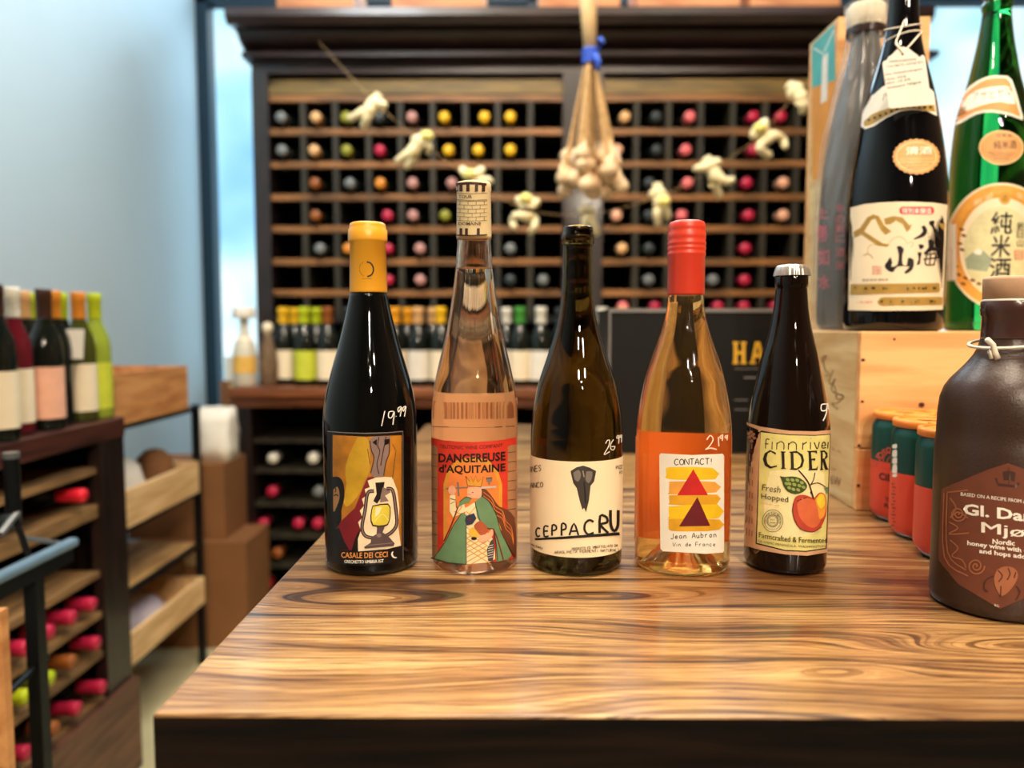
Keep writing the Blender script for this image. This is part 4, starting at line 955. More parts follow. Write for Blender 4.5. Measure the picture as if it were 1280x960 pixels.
price(b3, sv3, [[(395, 275), (404, 260), (414, 262), (408, 290), (388, 326), (414, 312)], [(432, 256), (418, 280), (420, 300), (432, 304), (438, 288), (422, 290)], [(452, 236), (446, 248), (454, 250), (458, 236), (456, 276)], [(466, 234), (462, 246), (468, 246), (470, 234), (468, 270)]], 3.6, (650, 480, 3.693))

# --- 4 orange wine, red screw cap ------------------------------------------
P4 = [(560, 59.2), (540, 58.6), (520, 57), (500, 54), (480, 50), (466, 46.6), (443, 39.3), (420, 31.5), (408, 27.8), (397, 25), (385, 23), (369, 21.6), (330, 20.4), (284, 20)]
X4, r4, b4, t4 = start('wine_bottle', 'clear bottle of orange wine with red screw cap and red triangles label, fourth in row', 'bottle', 794, 914, 620, BYC, TZ, P4, 59.2)
fin('glass_body', lathe_bm(heel(r4, 0, .026, .005) + refine(t4) + [(0, t4[-1][1])], 96, cx=X4, cy=yc, z0=TZ), M_orangewine, b4, True)
M_rcap = mat('red_aluminium_cap', (206, 58, 36), 0.38, var=.03, coat=.25)
ring(b4, 'screw_cap', M_rcap, X4, yc, [(369, 22.6), (367, 22.8), (322, 22.6), (319, 23.4), (316, 23.4), (315, 22.6), (312, 23.6), (309.5, 23.6), (308.5, 22.8), (306.5, 23.6), (303, 23.6), (301.5, 22.6), (298, 23.4), (291.5, 23.2), (290, 22.2), (287, 22.8), (281, 22.4), (278, 20.6), (276.6, 17), (276.4, 0)], 59.2, r4)
sv4 = Rev(X4, yc, [(z + TZ, r) for r, z in refine(t4)] + [(TZ + .006, r4)])
M_back4 = mat('orange_back_label', (250, 160, 132), 0.6, var=.04)
wrap('back_label', M_back4, X4, yc, r4, at(850, 678, yc).z, at(850, 547, yc).z, 95, 265, b4)
A = Art(sv4, (650, 480, 3.693))
A.poly([(650, 320), (790, 328), (935, 322), (942, 330), (942, 770), (936, 778), (860, 784), (660, 772), (648, 760), (643, 330)], M_white)
I_y1 = ink('brush_yellow', (232, 188, 24)); I_y2 = ink('brush_orange', (230, 160, 64)); I_y3 = ink('brush_ochre', (216, 158, 30))
for pts, c in (([(674, 390), (700, 384), (890, 388), (900, 440), (690, 440), (676, 420)], I_y1), ([(690, 456), (700, 450), (900, 452), (906, 500), (700, 510), (688, 500)], I_y2),
               ([(688, 514), (910, 510), (912, 550), (880, 562), (700, 558), (690, 548)], I_y3), ([(686, 566), (912, 556), (916, 620), (700, 622), (688, 612)], I_y1), ([(686, 628), (700, 622), (922, 626), (920, 672), (800, 680), (700, 678), (686, 660)], I_y3)): A.poly(pts, c, 2)
A.poly([(800, 393), (868, 513), (726, 514)], ink('triangle_red', (190, 28, 26))); A.poly([(819, 522), (878, 655), (734, 658)], ink('triangle_maroon', (98, 12, 24)))
A.hand('CONTACT!', (712, 374), (892, 370), 27, 3.6, I_k); A.hand('Jean Aubron', (694, 716), (912, 706), 24, 3, I_k); A.hand('Vin de France', (704, 750), (906, 748), 18, 2.2, I_k)
A.build('label', b4)
price(b4, sv4, [[(862, 258), (878, 238), (892, 256), (872, 290), (856, 302), (880, 296), (908, 302)], [(916, 244), (918, 288)], [(930, 236), (922, 246), (932, 250), (936, 232), (934, 262)], [(952, 236), (946, 246), (954, 248), (958, 234), (956, 260)]], 5, (650, 480, 3.693), mat('pink_white_pen', (250, 214, 190), .6))

# --- 5 cider bottle ---------------------------------------------------------
P5 = [(545, 52.6), (534, 52.4), (515, 50), (500, 47.5), (489, 45.4), (470, 41), (444, 35), (420, 28.5), (400, 24.2), (380, 21.2), (360, 19.5), (358, 20.6), (347, 20.8), (345, 19.6), (336, 18.8)]
X5, r5, b5, t5 = start('cider_bottle', 'dark brown crown-capped cider bottle with apple label, last in the row', 'bottle', 931, 1036, 620, .682, TZ, P5, 52.6)
yc5 = .682
R5 = refine(t5[:11]) + t5[11:]
fin('glass_body', lathe_bm(heel(r5) + R5 + [(0, R5[-1][1])], 96, cx=X5, cy=yc5, z0=TZ), M_b5, b5, True)
M_crown = mat('silver_crown_cap', (206, 200, 190), 0.3, .8)
bm = bmesh.new(); zc0 = at(992, 345, yc5).z; zc1 = at(992, 331, yc5).z; rc = 22.4 / 52.6 * r5; n = 84; rg = []
for rr, z, am in ((rc * 1.0, zc0, .05), (rc * .98, zc0 + (zc1 - zc0) * .35, .035), (rc * .93, zc0 + (zc1 - zc0) * .7, .01), (rc * .82, zc1 - .0006, 0), (rc * .6, zc1, 0)):
    rg.append([bm.verts.new((X5 + math.cos(2 * math.pi * k / n) * rr * (1 + am * math.cos(21 * 2 * math.pi * k / n)), yc5 + math.sin(2 * math.pi * k / n) * rr * (1 + am * math.cos(21 * 2 * math.pi * k / n)), z)) for k in range(n)])
for a, b in zip(rg, rg[1:]):
    for k in range(n): bm.faces.new((a[k], a[(k + 1) % n], b[(k + 1) % n], b[k]))
bm.faces.new(rg[-1]); fin('crown_cap', bm, M_crown, b5, True)
sv5 = Rev(X5, yc5, [(z + TZ, r) for r, z in R5] + [(TZ + .006, r5)])
I_brn = ink('kraft', (206, 160, 120)); I_pan = ink('panel_yellow', (226, 214, 132)); I_pal = ink('panel_pale', (240, 226, 168)); I_tx = ink('cider_black', (34, 26, 20))
A = Art(sv5, (925, 525, 5.333))
A.poly([(32, 12), (140, 45), (330, 72), (500, 76), (608, 66), (590, 880), (450, 905), (300, 896), (140, 868), (32, 836)], I_brn)
A.poly([(132, 74), (330, 96), (500, 100), (604, 92), (578, 858), (440, 880), (300, 874), (104, 826)], I_tx)
A.poly([(138, 82), (330, 102), (500, 106), (600, 98), (572, 852), (440, 872), (300, 866), (112, 818)], I_pan)
A.poly([(200, 340), (420, 330), (560, 360), (540, 700), (400, 780), (200, 760), (160, 560)], I_pal, 3)
# hand built lettering with thick and thin strokes
def thin(q, w=5): A.stroke(q, w, I_tx)
for q in ([(196, 130), (176, 128), (172, 160), (170, 190)], [(165, 158), (190, 160)], [(215, 145), (213, 196)], [(216, 122), (218, 120)], [(246, 150), (244, 196)], [(246, 160), (270, 144), (292, 158), (292, 198)], [(324, 152), (322, 198)], [(324, 164), (350, 146), (374, 160), (376, 200)],
          [(420, 150), (418, 198)], [(420, 164), (446, 146)], [(470, 148), (470, 196)], [(471, 124), (473, 122)], [(495, 148), (515, 192), (530, 146)], [(548, 172), (572, 166), (560, 146), (546, 166), (550, 186), (574, 184)], [(588, 146), (586, 190)]): thin(q, 6)
A.poly([(240, 218), (200, 200), (164, 222), (152, 262), (166, 304), (200, 324), (246, 312), (246, 302), (206, 310), (184, 292), (176, 258), (186, 222), (206, 210), (238, 232)], I_tx)
A.poly([(270, 208), (304, 210), (304, 216), (296, 218), (298, 316), (308, 326), (272, 325), (280, 316), (276, 218)], I_tx)
A.poly([(328, 212), (378, 206), (418, 232), (428, 270), (416, 312), (376, 334), (330, 330), (340, 322), (338, 222)], I_tx); A.poly([(356, 220), (384, 222), (404, 244), (410, 274), (400, 306), (376, 322), (360, 320)], I_pan)
A.poly([(446, 206), (514, 204), (514, 224), (500, 214), (474, 214), (476, 258), (502, 256), (502, 270), (478, 268), (482, 324), (508, 322), (520, 304), (516, 334), (452, 336), (462, 326), (458, 216)], I_tx)
A.poly([(532, 206), (562, 202), (584, 220), (584, 248), (566, 264), (584, 320), (592, 330), (570, 332), (552, 272), (550, 322), (558, 332), (532, 334), (540, 322), (540, 216)], I_tx); A.poly([(552, 214), (564, 216), (572, 234), (564, 254), (552, 258)], I_pan)
# twig, hop, apple
A.stroke([(390, 335), (430, 380), (462, 430), (490, 520)], 9, I_dk); A.stroke([(466, 440), (490, 400), (500, 350)], 6, I_dk); A.stroke([(470, 430), (520, 420), (560, 440), (590, 470)], 6, I_dk); A.poly([(560, 455), (588, 445), (584, 495)], I_green)
A.poly([(266, 374), (300, 380), (350, 376), (400, 388), (440, 420), (446, 450), (420, 480), (370, 494), (320, 478), (290, 440), (282, 410)], ink('hop_dark', (62, 74, 30)), 2)
I_hop = ink('hop_green', (150, 164, 84))
for x, y in ((318, 398), (350, 400), (382, 402), (412, 418), (330, 425), (362, 430), (396, 438), (424, 448), (328, 452), (356, 462), (388, 466), (310, 424)): A.ell(x, y, 14, 10, I_hop, 12, 30)
A.poly([(352, 560), (372, 512), (420, 498), (470, 512), (490, 524), (530, 484), (566, 498), (578, 560), (572, 640), (540, 712), (500, 742), (450, 742), (392, 716), (356, 650)], ink('apple_red', (186, 66, 44)), 3)
A.poly([(380, 560), (420, 520), (486, 532), (530, 560), (545, 640), (516, 706), (470, 716), (420, 680), (392, 630)], ink('apple_coral', (214, 104, 62)), 3)
A.poly([(500, 530), (534, 490), (566, 504), (574, 570), (560, 640), (530, 660), (520, 600)], ink('apple_orange', (232, 154, 56)), 3); A.poly([(512, 524), (538, 494), (560, 508), (566, 560), (540, 590), (518, 560)], ink('apple_yellow', (238, 206, 58)), 3)
A.stroke([(356, 560), (350, 600), (364, 660), (400, 722), (460, 744), (500, 742), (545, 712)], 4, I_dk); A.stroke([(490, 524), (484, 500), (470, 478)], 9, I_dk)
for x in (388, 405, 428, 440): A.ell(x, 538 - (x - 388) * .4, 8, 3, I_dk, 10, -20)
A.text('Fresh', (146, 470), (268, 486), 42, I_tx, -.006, 0, .15); A.text('Hopped', (142, 524), (322, 548), 36, I_tx, 0); A.text('6.5% alc. vol', (140, 556), (260, 576), 10, I_brn)
for rr, w_ in ((74, 3), (60, 2), (40, 4), (32, 2)): A.stroke([(218 + rr * .93 * math.cos(k * math.pi / 14), 672 + rr * math.sin(k * math.pi / 14)) for k in range(29)], w_, I_tx, 0)
A.text('TASTING THE SEASON', 0, 0, 10, I_tx, .01, arc=(218, 672, 46, 200, -20)); A.text('EST', (204, 668), (232, 670), 9, I_tx); A.text('2008', (200, 688), (236, 690), 9, I_tx)
A.text('Farmcrafted & Fermented', (126, 782), (582, 818), 36, I_tx, .004, 14); A.text('OLYMPIC PENINSULA, WASHINGTON', (118, 812), (570, 848), 15, I_tx, 0, 16)
A.stroke([(78, 190), (76, 130), (60, 100)], 5, ink('kraft_print', (150, 106, 78))); 
for x, y in ((60, 90), (75, 80), (90, 95), (62, 115), (95, 120), (80, 105), (78, 140)): A.ell(x, y, 12, 10, MATS['ink_kraft_print'], 10)
for k, x in enumerate((48, 66, 84)):
    for j in range(7): A.stroke([(x - j * .6, 215 + j * 84 + k * 9), (x - j * .6 - 2, 262 + j * 84 + k * 5)], 7, MATS['ink_kraft_print'], 0)
A.build('label', b5)
price(b5, sv5, [[(1033, 505), (1027, 506), (1027, 513), (1033, 512), (1034, 504), (1033, 516), (1029, 526)], [(1036, 502), (1036, 512)], [(1034, 507), (1038, 506)]], 1.5, (0, 0, 1))

# ================================================================== RIGHT GROUP
# mead bottle
YM = .585
PM = [(700, 90.5), (600, 91), (553, 91), (550, 89.6), (532, 89.2), (515, 88.6), (498, 86.5), (484, 81), (474, 73.5), (465, 64), (455, 54), (445, 45.5), (436, 40), (425, 36.4), (410, 35.2), (395, 35)]
XM, rM = measure(1162, 1343, 690, YM)
bM = place('mead_bottle', 'matte brown stoneware mead bottle with hexagonal rust label at right table edge', 'bottle', XM, YM, TZ)
def profM(P): return [(hw / 91 * rM, at(646 + XM / YM * F, py, YM).z - TZ) for py, hw in P]
M_stone = mat('brown_stoneware', (54, 36, 28), 0.34, var=0.2, scale=700, bump=0.12, spec=.5)
tM = profM(PM)
fin('stoneware_body', lathe_bm([(0, .004), (rM * .8, .003), (rM * .86, 0), (rM * .97, .002), (rM * 1.0, .008)] + tM, 96, cx=XM, cy=YM, z0=TZ), M_stone, bM, True)
M_shrink = mat('brown_neck_seal', (66, 40, 36), 0.25, var=.1, coat=.5)
ring(bM, 'neck_seal', M_shrink, XM, YM, [(424, 36.6), (420, 36.6), (396, 35.9), (393, 38.2), (378, 38.2), (376, 36.8), (374, 36)], 91, rM)
M_corkw = mat('pale_wood_stopper', (196, 156, 124), 0.6, var=.12, scale=80)
ring(bM, 'stopper', M_corkw, XM, YM, [(375, 36.2), (350, 36.6), (347, 36), (345.8, 33), (345.5, 0)], 91, rM)
ring(bM, 'wax_bead', M_white, XM, YM, [(377, 36.9), (375.5, 37.6), (374.2, 36.4)], 91, rM, caps=False)
zstr = at(1262, 428, YM).z; M_str = mat('white_string', (226, 214, 196), .7)
fin('string', tube_bm([(XM + math.cos(a) * .0262, YM + math.sin(a) * .0262, zstr + .004 * math.sin(a * 1 + 1)) for a in [k * 2 * math.pi / 32 for k in range(33)]], .0013, 6), M_str, bM, True)
k0 = at(1241, 431, YM - .026)
fin('string_knot', tube_bm([k0 + Vector((-.005, -.001, .004)), k0, k0 + Vector((.001, -.0016, -.006)), k0 + Vector((.003, -.002, -.010))], .002, 6), M_str, bM, True)
fin('string_tail', tube_bm([k0, k0 + Vector((-.003, -.001, -.005)), k0 + Vector((-.0015, -.0016, -.010))], .0012, 6), M_str, bM, True)
svM = Rev(XM, YM, [(z + TZ, r) for r, z in tM] + [(TZ + .008, rM)])
I_rust = ink('rust', (108, 58, 40)); I_rustd = ink('rust_light', (160, 98, 66)); I_rd = ink('rust_dark', (66, 38, 30))
A = Art(svM, (1160, 560, 4))
A.poly([(400, 76), (480, 105), (640, 170), (700, 230), (690, 640), (600, 700), (360, 804), (260, 745), (150, 680), (52, 560), (66, 205), (150, 170), (300, 108)], I_rust)
A.poly([(332, 150), (350, 190), (440, 200), (460, 178), (448, 172), (440, 186), (352, 176), (345, 150)], I_rd); A.poly([(372, 120), (402, 112), (438, 122), (432, 170), (408, 160), (378, 162)], I_rd); A.stroke([(404, 96), (404, 180)], 4, I_rd, 0)
A.text('BASED ON A RECIPE FROM ABOUT', (164, 238), (560, 286), 17, I_w, .02)
A.text('Gl. Dansk', (176, 330), (640, 384), 54, I_w, .03); A.text('Mjød', (268, 422), (556, 456), 52, I_w, .035)
A.text('Nordic', (322, 478), (434, 488), 24, I_w, .03); A.text('honey wine with ginger', (196, 484), (580, 536), 22, I_w, .03); A.text('and hops added', (256, 524), (530, 560), 22, I_w, .03)
for q in ([(80, 225), (82, 545), (200, 640)], [(96, 225), (98, 520), (190, 610)], [(96, 222), (200, 210)], [(110, 250), (140, 300), (110, 350), (150, 320), (200, 350)], [(105, 370), (150, 400), (105, 430), (205, 425)], [(110, 460), (150, 500), (120, 540), (170, 560), (190, 600)]): A.stroke(q, 6, I_rustd)
for cx_, cy_, q in ((240, 590, 44), (150, 330, 40)): A.stroke([(cx_ + q * (1 - k / 34) * math.cos(k * .42), cy_ + q * (1 - k / 34) * math.sin(k * .42)) for k in range(34)], 7, I_rustd, 0)
A.poly([(345, 610), (380, 592), (430, 600), (450, 640), (420, 700), (370, 740), (340, 700), (330, 650)], I_rustd, 3)
for q in ([(350, 612), (372, 640), (352, 670)], [(400, 600), (410, 630), (396, 660)], [(440, 620), (430, 650)], [(365, 690), (362, 745)], [(330, 640), (290, 660), (280, 700), (300, 720)], [(440, 690), (460, 720), (440, 760)]): A.stroke(q, 6, I_rd)
A.text('70 CL', (332, 790), (356, 796), 10, I_w, .02)
A.build('label', bM)

# wooden wine crate
ca = R(4.0); CX0, CY0 = at(1069, 640, .89).x, .889
def rotc(x, y): return (CX0 + x * math.cos(ca) + y * math.sin(ca), CY0 - x * math.sin(ca) * 0 + y * math.cos(ca))
crz = at(1100, 414, .89).z; CH = crz - TZ - .0005; CW = .44; CD = .38
cw = thing('wooden_crate', 'pine wooden wine crate on the table carrying the sake bottles', 'crate', (CX0 + CW / 2, CY0 + CD / 2, TZ))
M_pinef = wood('pine_crate_front', (224, 158, 96), (246, 192, 130), 0, 10, 5, .5, .08); M_pines = wood('pine_crate_side', (206, 168, 112), (232, 204, 150), 1, 9, 5, .5, .08)
M_pined2 = mat('nail_hole', (60, 34, 20), .7)
def cpanel(nm, m, x0, x1, y0, y1, z0, z1):
    bm = bmesh.new(); bx(bm, x0, x1, y0, y1, z0, z1, .0012)
    for v in bm.verts:
        x, y = v.co.x, v.co.y; v.co.x = CX0 + x + y * math.tan(ca); v.co.y = CY0 + y
    return fin(nm, bm, m, cw)
h2 = CH * .5
cpanel('front_board', M_pinef, 0.0, CW, 0, .012, TZ, TZ + h2 * .7 - .0004); cpanel('front_board', M_pinef, 0.0, CW, 0, .012, TZ + h2 * .7 + .0004, TZ + CH)
cpanel('side_board', M_pines, 0, .012, .0125, CD - .0125, TZ, TZ + CH); cpanel('side_board', M_pines, CW - .012, CW, .0125, CD - .0125, TZ, TZ + CH)
cpanel('back_board', M_pinef, 0, CW, CD - .012, CD, TZ, TZ + CH); cpanel('lid', M_pinef, .0125, CW - .0125, .0125, CD - .0125, TZ + CH - .008, TZ + CH)
pf = Plane((0, CY0, 0), (0, -1, 0)); A = Art(pf, (0, 0, 1), gx=0, base=.0003)
for x, y, q in ((1079, 450, 2.6), (1078, 502, 2.2), (1074, 557, 2.4), (1073, 607, 2.4), (1152, 506, 4), (1215, 452, 3), (1118, 424, 1.8)): A.ell(x, y, q, q * .8, M_pined2, 12)
A.build('nail_head', cw)
sn = Vector((-math.cos(ca), math.sin(ca), 0)); ps = Plane((CX0, CY0, TZ), sn); A = Art(ps, (1000, 400, 3.84), gx=0, base=.0003); I_burn = mat('branded_mark', (132, 98, 62), .7)
A.stroke([(105, 205), (108, 180), (125, 172), (112, 200), (122, 240), (140, 262), (120, 268)], 4, I_burn); A.stroke([(160, 240), (140, 290), (150, 310), (170, 280), (150, 330), (168, 350), (170, 330), (155, 300)], 4, I_burn)
A.stroke([(162, 345), (195, 360), (208, 372), (180, 380), (172, 360), (200, 358), (208, 372), (175, 400), (150, 400)], 4, I_burn); A.stroke([(150, 400), (168, 420), (180, 425), (175, 430)], 4, I_burn)
A.text('de vin', (150, 622), (196, 640), 14, I_burn); A.text('6W', (146, 786), (196, 800), 44, I_burn, .0); A.stroke([(150, 712), (172, 720)], 4, I_burn, 0)
A.build('branded_lettering', cw)['kind'] = 'stuff'
SZ = TZ + CH
# black carton with gold lettering
YB0 = 1.30; XB0 = XX(763, YB0, 450); 
M_bk = mat('black_matt_card', (11, 12, 14), .5, var=.05, spec=.25); M_bedge = mat('grey_card_edge', (110, 108, 108), .6); M_gold = mat('gold_print', (206, 160, 44), .4)
zb = ZZ(386, YB0)
kb = thing('gift_carton', 'black cardboard carton with gold letters standing behind the bottle row', 'box', (XB0 + .16, YB0 + .1, TZ))
box('carton', M_bk, XB0, XB0 + .315, YB0, YB0 + .20, TZ, zb - .004, kb); box('lid', M_bk, XB0 - .002, XB0 + .317, YB0 - .002, YB0 + .202, zb - .004, zb, kb)
bm = bmesh.new(); bx(bm, XB0 - .0032, XB0 + .317, YB0 - .0036, YB0 - .002, zb - .006, zb + .0004); bx(bm, XB0 - .0034, XB0 - .0002, YB0 - .0036, YB0 - .0002, TZ + .02, zb - .006); fin('lid_edge', bm, M_bedge, kb)
A = Art(Plane((0, YB0 - .0002, 0), (0, -1, 0)), gx=0, base=.0003)
# slab lettering
def slab(A, pts): A.poly(pts, M_gold)
for x in (916, 926):
    slab(A, [(x, 427), (x + 7, 427), (x + 7, 430), (x + 5.8, 430), (x + 5.8, 452), (x + 7, 452), (x + 7, 455), (x, 455), (x, 452), (x + 1.2, 452), (x + 1.2, 430), (x, 430)])
slab(A, [(921, 439), (928, 439), (928, 443), (921, 443)])
slab(A, [(937, 455), (937, 452), (939, 452), (944, 427), (950, 427), (956, 452), (958, 452), (958, 455), (950, 455), (950, 452), (951, 452), (950, 447), (944, 447), (943, 452), (944.5, 452), (944.5, 455)])
A.poly([(947, 432), (949, 442), (945, 442)], M_bk)
A.stroke([(918, 461), (990, 461)], 1, M_bedge, 0); A.stroke([(930, 472), (960, 472)], 2, M_bedge, 0)
for y in (500, 512): A.stroke([(918, y), (935, y)], 1.2, M_bedge, 0)
A.build('gold_lettering', kb)['kind'] = 'stuff'
# cider six-pack
M_cg = mat('deep_green_can', (12, 66, 58), 0.3, .1, var=.04); M_cr = mat('coral_red_can', (230, 78, 56), 0.35, .05, var=.03); M_al = mat('can_aluminium', (150, 150, 146), .3, .9)
M_orp = mat('orange_plastic_carrier', (242, 140, 58), .4, var=.03)
canY = [.852, .780, .710]; canL = [1087.5, 1112, 1143]; cr_ = .0325
cans = []
for i, (Y, pl) in enumerate(zip(canY, canL)):
    dl = ray(pl, 600); a = math.atan2(dl.x, dl.y); lo, hi = 0, 1.0   # find X so that the left tangent meets the pixel
    for _ in range(40):
        mid = (lo + hi) / 2; D = math.hypot(mid, Y); b = math.atan2(mid, Y) - math.asin(min(1, cr_ / D))
        if b < a: lo = mid
        else: hi = mid
    cans.append((mid, Y))
cans = [(cans[0][0], canY[0]), (cans[1][0], canY[1]), (cans[2][0], canY[2])]
cols = [(x, y) for x, y in cans] + [(x + .067, y + .006) for x, y in cans]
zsplit = at(1100, 584, canY[0] - .03).z - TZ
zsplit = .0665; CHH = .118
nmz = ['far left', 'middle left', 'near left', 'far right', 'middle right', 'near right']
for i, (x, y) in enumerate(cols):
    o = thing('cider_can', 'green and red cider can, %s one in the orange carrier' % nmz[i], 'can', (x, y, TZ), 0, 'six-pack of cider cans')
    fin('can_end', lathe_bm([(0, .004), (.022, .004), (.0245, 0), (.0262, .0015), (.0275, .004)], 48, cx=x, cy=y, z0=TZ), M_al, o, True)
    fin('red_sleeve', lathe_bm([(.0275, .004), (.0315, .009), (cr_, .013), (cr_, zsplit)], 48, cx=x, cy=y, z0=TZ, caps=False), M_cr, o, True)
    fin('green_sleeve', lathe_bm([(cr_, zsplit), (cr_, .103), (.0318, .107), (.0285, .1135)], 48, cx=x, cy=y, z0=TZ, caps=False), M_cg, o, True)
    fin('can_top', lathe_bm([(.0285, .1135), (.0272, .116), (.0275, .118), (.0262, .118), (.0255, .115), (0, .115)], 48, cx=x, cy=y, z0=TZ), M_al, o, True)
    if i < 2:
        sv = Rev(x, y, [(TZ, cr_), (TZ + .12, cr_)]); A = Art(sv, (1070, 490, 4.174), base=.0002)
        I_cb = ink('can_navy', (22, 34, 40)); I_cor = ink('can_coral', (214, 84, 66))
        if i == 0:
            A.text('HUDSON', 0, 0, 34, I_cor, .03, arc=(196, 398, 80, 176, 78))
            A.stroke([(140, 400), (140, 370), (150, 330), (186, 305), (215, 312)], 5, I_cor); A.stroke([(158, 398), (160, 365), (180, 335), (210, 330)], 4, I_cor); A.stroke([(136, 398), (200, 412)], 5, I_cor, 0)
            A.text('CIDER', (120, 455), (252, 480), 36, I_cb, .03); A.text('TO', (152, 568), (180, 574), 22, I_cb, .03); A.text('PU', (148, 602), (176, 606), 22, I_cb, .03); A.stroke([(72, 645), (110, 668), (160, 678), (200, 676)], 2, I_cb)
        else:
            for k, (y0_, h_) in enumerate(((275, 20), (305, 34), (345, 30), (380, 44), (430, 14))): A.poly([(192, y0_), (212, y0_ - 4), (214, y0_ + h_ - 6), (206, y0_ + h_), (188, y0_ + h_ - 4)], I_w, 2)
            for k in range(13): A.stroke([(184 + (k % 3) * 4, 478 + k * 18), (198 + (k % 2) * 8, 480 + k * 18)], 4, I_cb, 0)
            A.stroke([(172, 752), (230, 778), (296, 788)], 2, I_cb)
        A.build('can_print', o)
cy_ = sum(y for x, y in cols) / 6; cxx = sum(x for x, y in cols) / 6
o = thing('can_carrier', 'orange plastic carrier clipped over the tops of six cider cans', 'carrier', (cxx, cy_, TZ + .112))
for x, y in cols:
    fin('can_clip', lathe_bm([(.0293, .1125), (.0318, .1135), (.0320, .119), (.0312, .1205), (.0272, .1215), (.0265, .1198), (.0272, .1186), (.0288, .1186), (.0290, .1145)], 40, cx=x, cy=y, z0=TZ, caps=False), M_orp, o, True)
bm = bmesh.new()
for a, b in ((0, 1), (1, 2), (3, 4), (4, 5), (0, 3), (1, 4), (2, 5)):
    p, q = Vector(cols[a]), Vector(cols[b]); m_ = (p + q) / 2; bx(bm, m_.x - .009, m_.x + .009, m_.y - .009, m_.y + .009, TZ + .1188, TZ + .1212, .0008)
fin('web', bm, M_orp, o)
for x, y in cols: fin('cap_disc', lathe_bm([(.0266, .1188), (.0262, .1196), (.012, .1200), (.010, .1196), (.0098, .1188)], 36, cx=x, cy=y, z0=TZ, caps=False), M_orp, o, True)

# ---- sake bottles on the crate --------------------------------------------
YS = .957
PS = [(330, 65), (300, 65), (260, 64.5), (230, 62.5), (200, 58.5), (175, 54), (150, 49.5), (125, 44), (100, 37), (75, 29.5), (50, 23.8), (25, 20.4), (0, 19), (-40, 17.5), (-70, 17), (-72, 19), (-84, 19), (-86, 16)]
XS, rS = measure(1055, 1184, 330, YS)
bS = place('sake_bottle', 'large black sake bottle with cream mountain label and white hang tag on crate', 'bottle', XS, YS, SZ)
tS = [(hw / 65 * rS, at(646 + XS / YS * F, py, YS).z - SZ) for py, hw in PS]
RS = refine(tS[:15]) + tS[15:]
M_bs = mat('black_sake_glass', (8, 8, 10), 0.04, var=.02, spec=.45)
fin('glass_body', lathe_bm([(0, .01), (rS * .7, .002), (rS * .85, 0), (rS * .97, .003), (rS, .012)] + RS + [(0, RS[-1][1])], 96, cx=XS, cy=YS, z0=SZ), M_bs, bS, True)
svS = Rev(XS, YS, [(z + SZ, r) for r, z in RS] + [(SZ + .012, rS)])
A = Art(svS, (1050, 240, 6)); I_ol = ink('olive_gold', (168, 136, 62)); I_pr = ink('seal_red', (204, 60, 60))
A.poly([(78, 118), (180, 92), (300, 79), (430, 73), (560, 73), (700, 80), (806, 96), (770, 882), (600, 888), (300, 890), (62, 886)], M_cream)
A.poly([(100, 300), (150, 270), (205, 190), (250, 168), (290, 180), (330, 250), (386, 296), (340, 322), (300, 280), (265, 200), (235, 210), (180, 296), (250, 340), (320, 385), (375, 395), (350, 412), (280, 402), (160, 318), (110, 342)], I_ol)
A.poly([(330, 200), (400, 180), (470, 190), (520, 250), (540, 240), (525, 280), (500, 300), (470, 240), (420, 215), (380, 240), (340, 245)], I_ol)
A.poly([(744, 232), (790, 240), (780, 290), (752, 260)], I_ol)
A.stroke([(205, 470), (215, 410), (260, 395), (340, 405), (400, 350), (450, 335), (490, 360), (500, 385), (540, 375), (548, 395), (530, 412)], 3, I_ol); A.stroke([(175, 475), (215, 465), (250, 500)], 5, I_ol)
A.poly([(462, 110), (690, 110), (706, 128), (706, 152), (690, 168), (462, 166), (446, 150), (446, 126)], I_pr); A.text('特別本醸造', (465, 158), (688, 160), 40, I_w, .01)
I_bl = ink('sumi_black', (16, 14, 14))
for pts in ([(610, 262), (635, 250), (655, 290), (640, 325), (600, 345), (545, 355), (600, 320), (622, 290)], [(668, 222), (700, 212), (712, 232), (706, 255), (758, 350), (745, 358), (720, 330), (690, 260), (672, 245)],
            [(425, 410), (452, 404), (480, 430), (468, 470), (470, 540), (500, 548), (510, 495), (545, 500), (555, 525), (545, 580), (500, 612), (482, 600), (520, 560), (430, 560), (400, 600), (360, 590), (334, 555), (355, 520), (378, 488), (392, 530), (385, 560), (430, 545), (440, 470)],
            [(590, 392), (625, 395), (628, 415), (600, 430)], [(580, 455), (612, 452), (604, 500), (600, 540), (575, 545), (590, 500)], [(660, 370), (680, 352), (710, 380), (705, 412), (740, 420), (735, 440), (690, 440), (640, 470), (630, 455), (665, 415)]): A.poly(pts, I_bl, 2)
for q in ([(655, 455), (640, 540), (700, 545)], [(655, 470), (715, 465), (705, 550)], [(625, 505), (735, 492)], [(680, 470), (672, 540)]): A.stroke(q, 10, I_bl)
A.stroke([(246, 560), (306, 560), (306, 614), (246, 614), (246, 560)], 5, I_pr, 0); A.stroke([(262, 572), (262, 604)], 6, I_pr, 0); A.stroke([(278, 566), (280, 608)], 5, I_pr, 0); A.stroke([(292, 572), (292, 604)], 6, I_pr, 0)
A.text('清酒 新潟 南魚沼', (165, 668), (360, 664), 16, I_grey, .01)
A.poly([(78, 692), (740, 682), (750, 690), (750, 742), (736, 754), (76, 768)], I_ol); A.poly([(282, 820), (300, 794), (330, 788), (768, 786), (768, 846), (320, 852), (290, 844)], I_ol)
rr_ = random.Random(5)
for k in range(34): A.poly([(a_ + rr_.uniform(-14, 14), b_ + rr_.uniform(-12, 12)) for a_, b_ in [(rr_.choice([110, 190, 250, 290, 330, 350, 390, 480, 510, 560, 590, 620, 650, 710]) + rr_.uniform(-8, 8), 722)] * 5], I_bl)
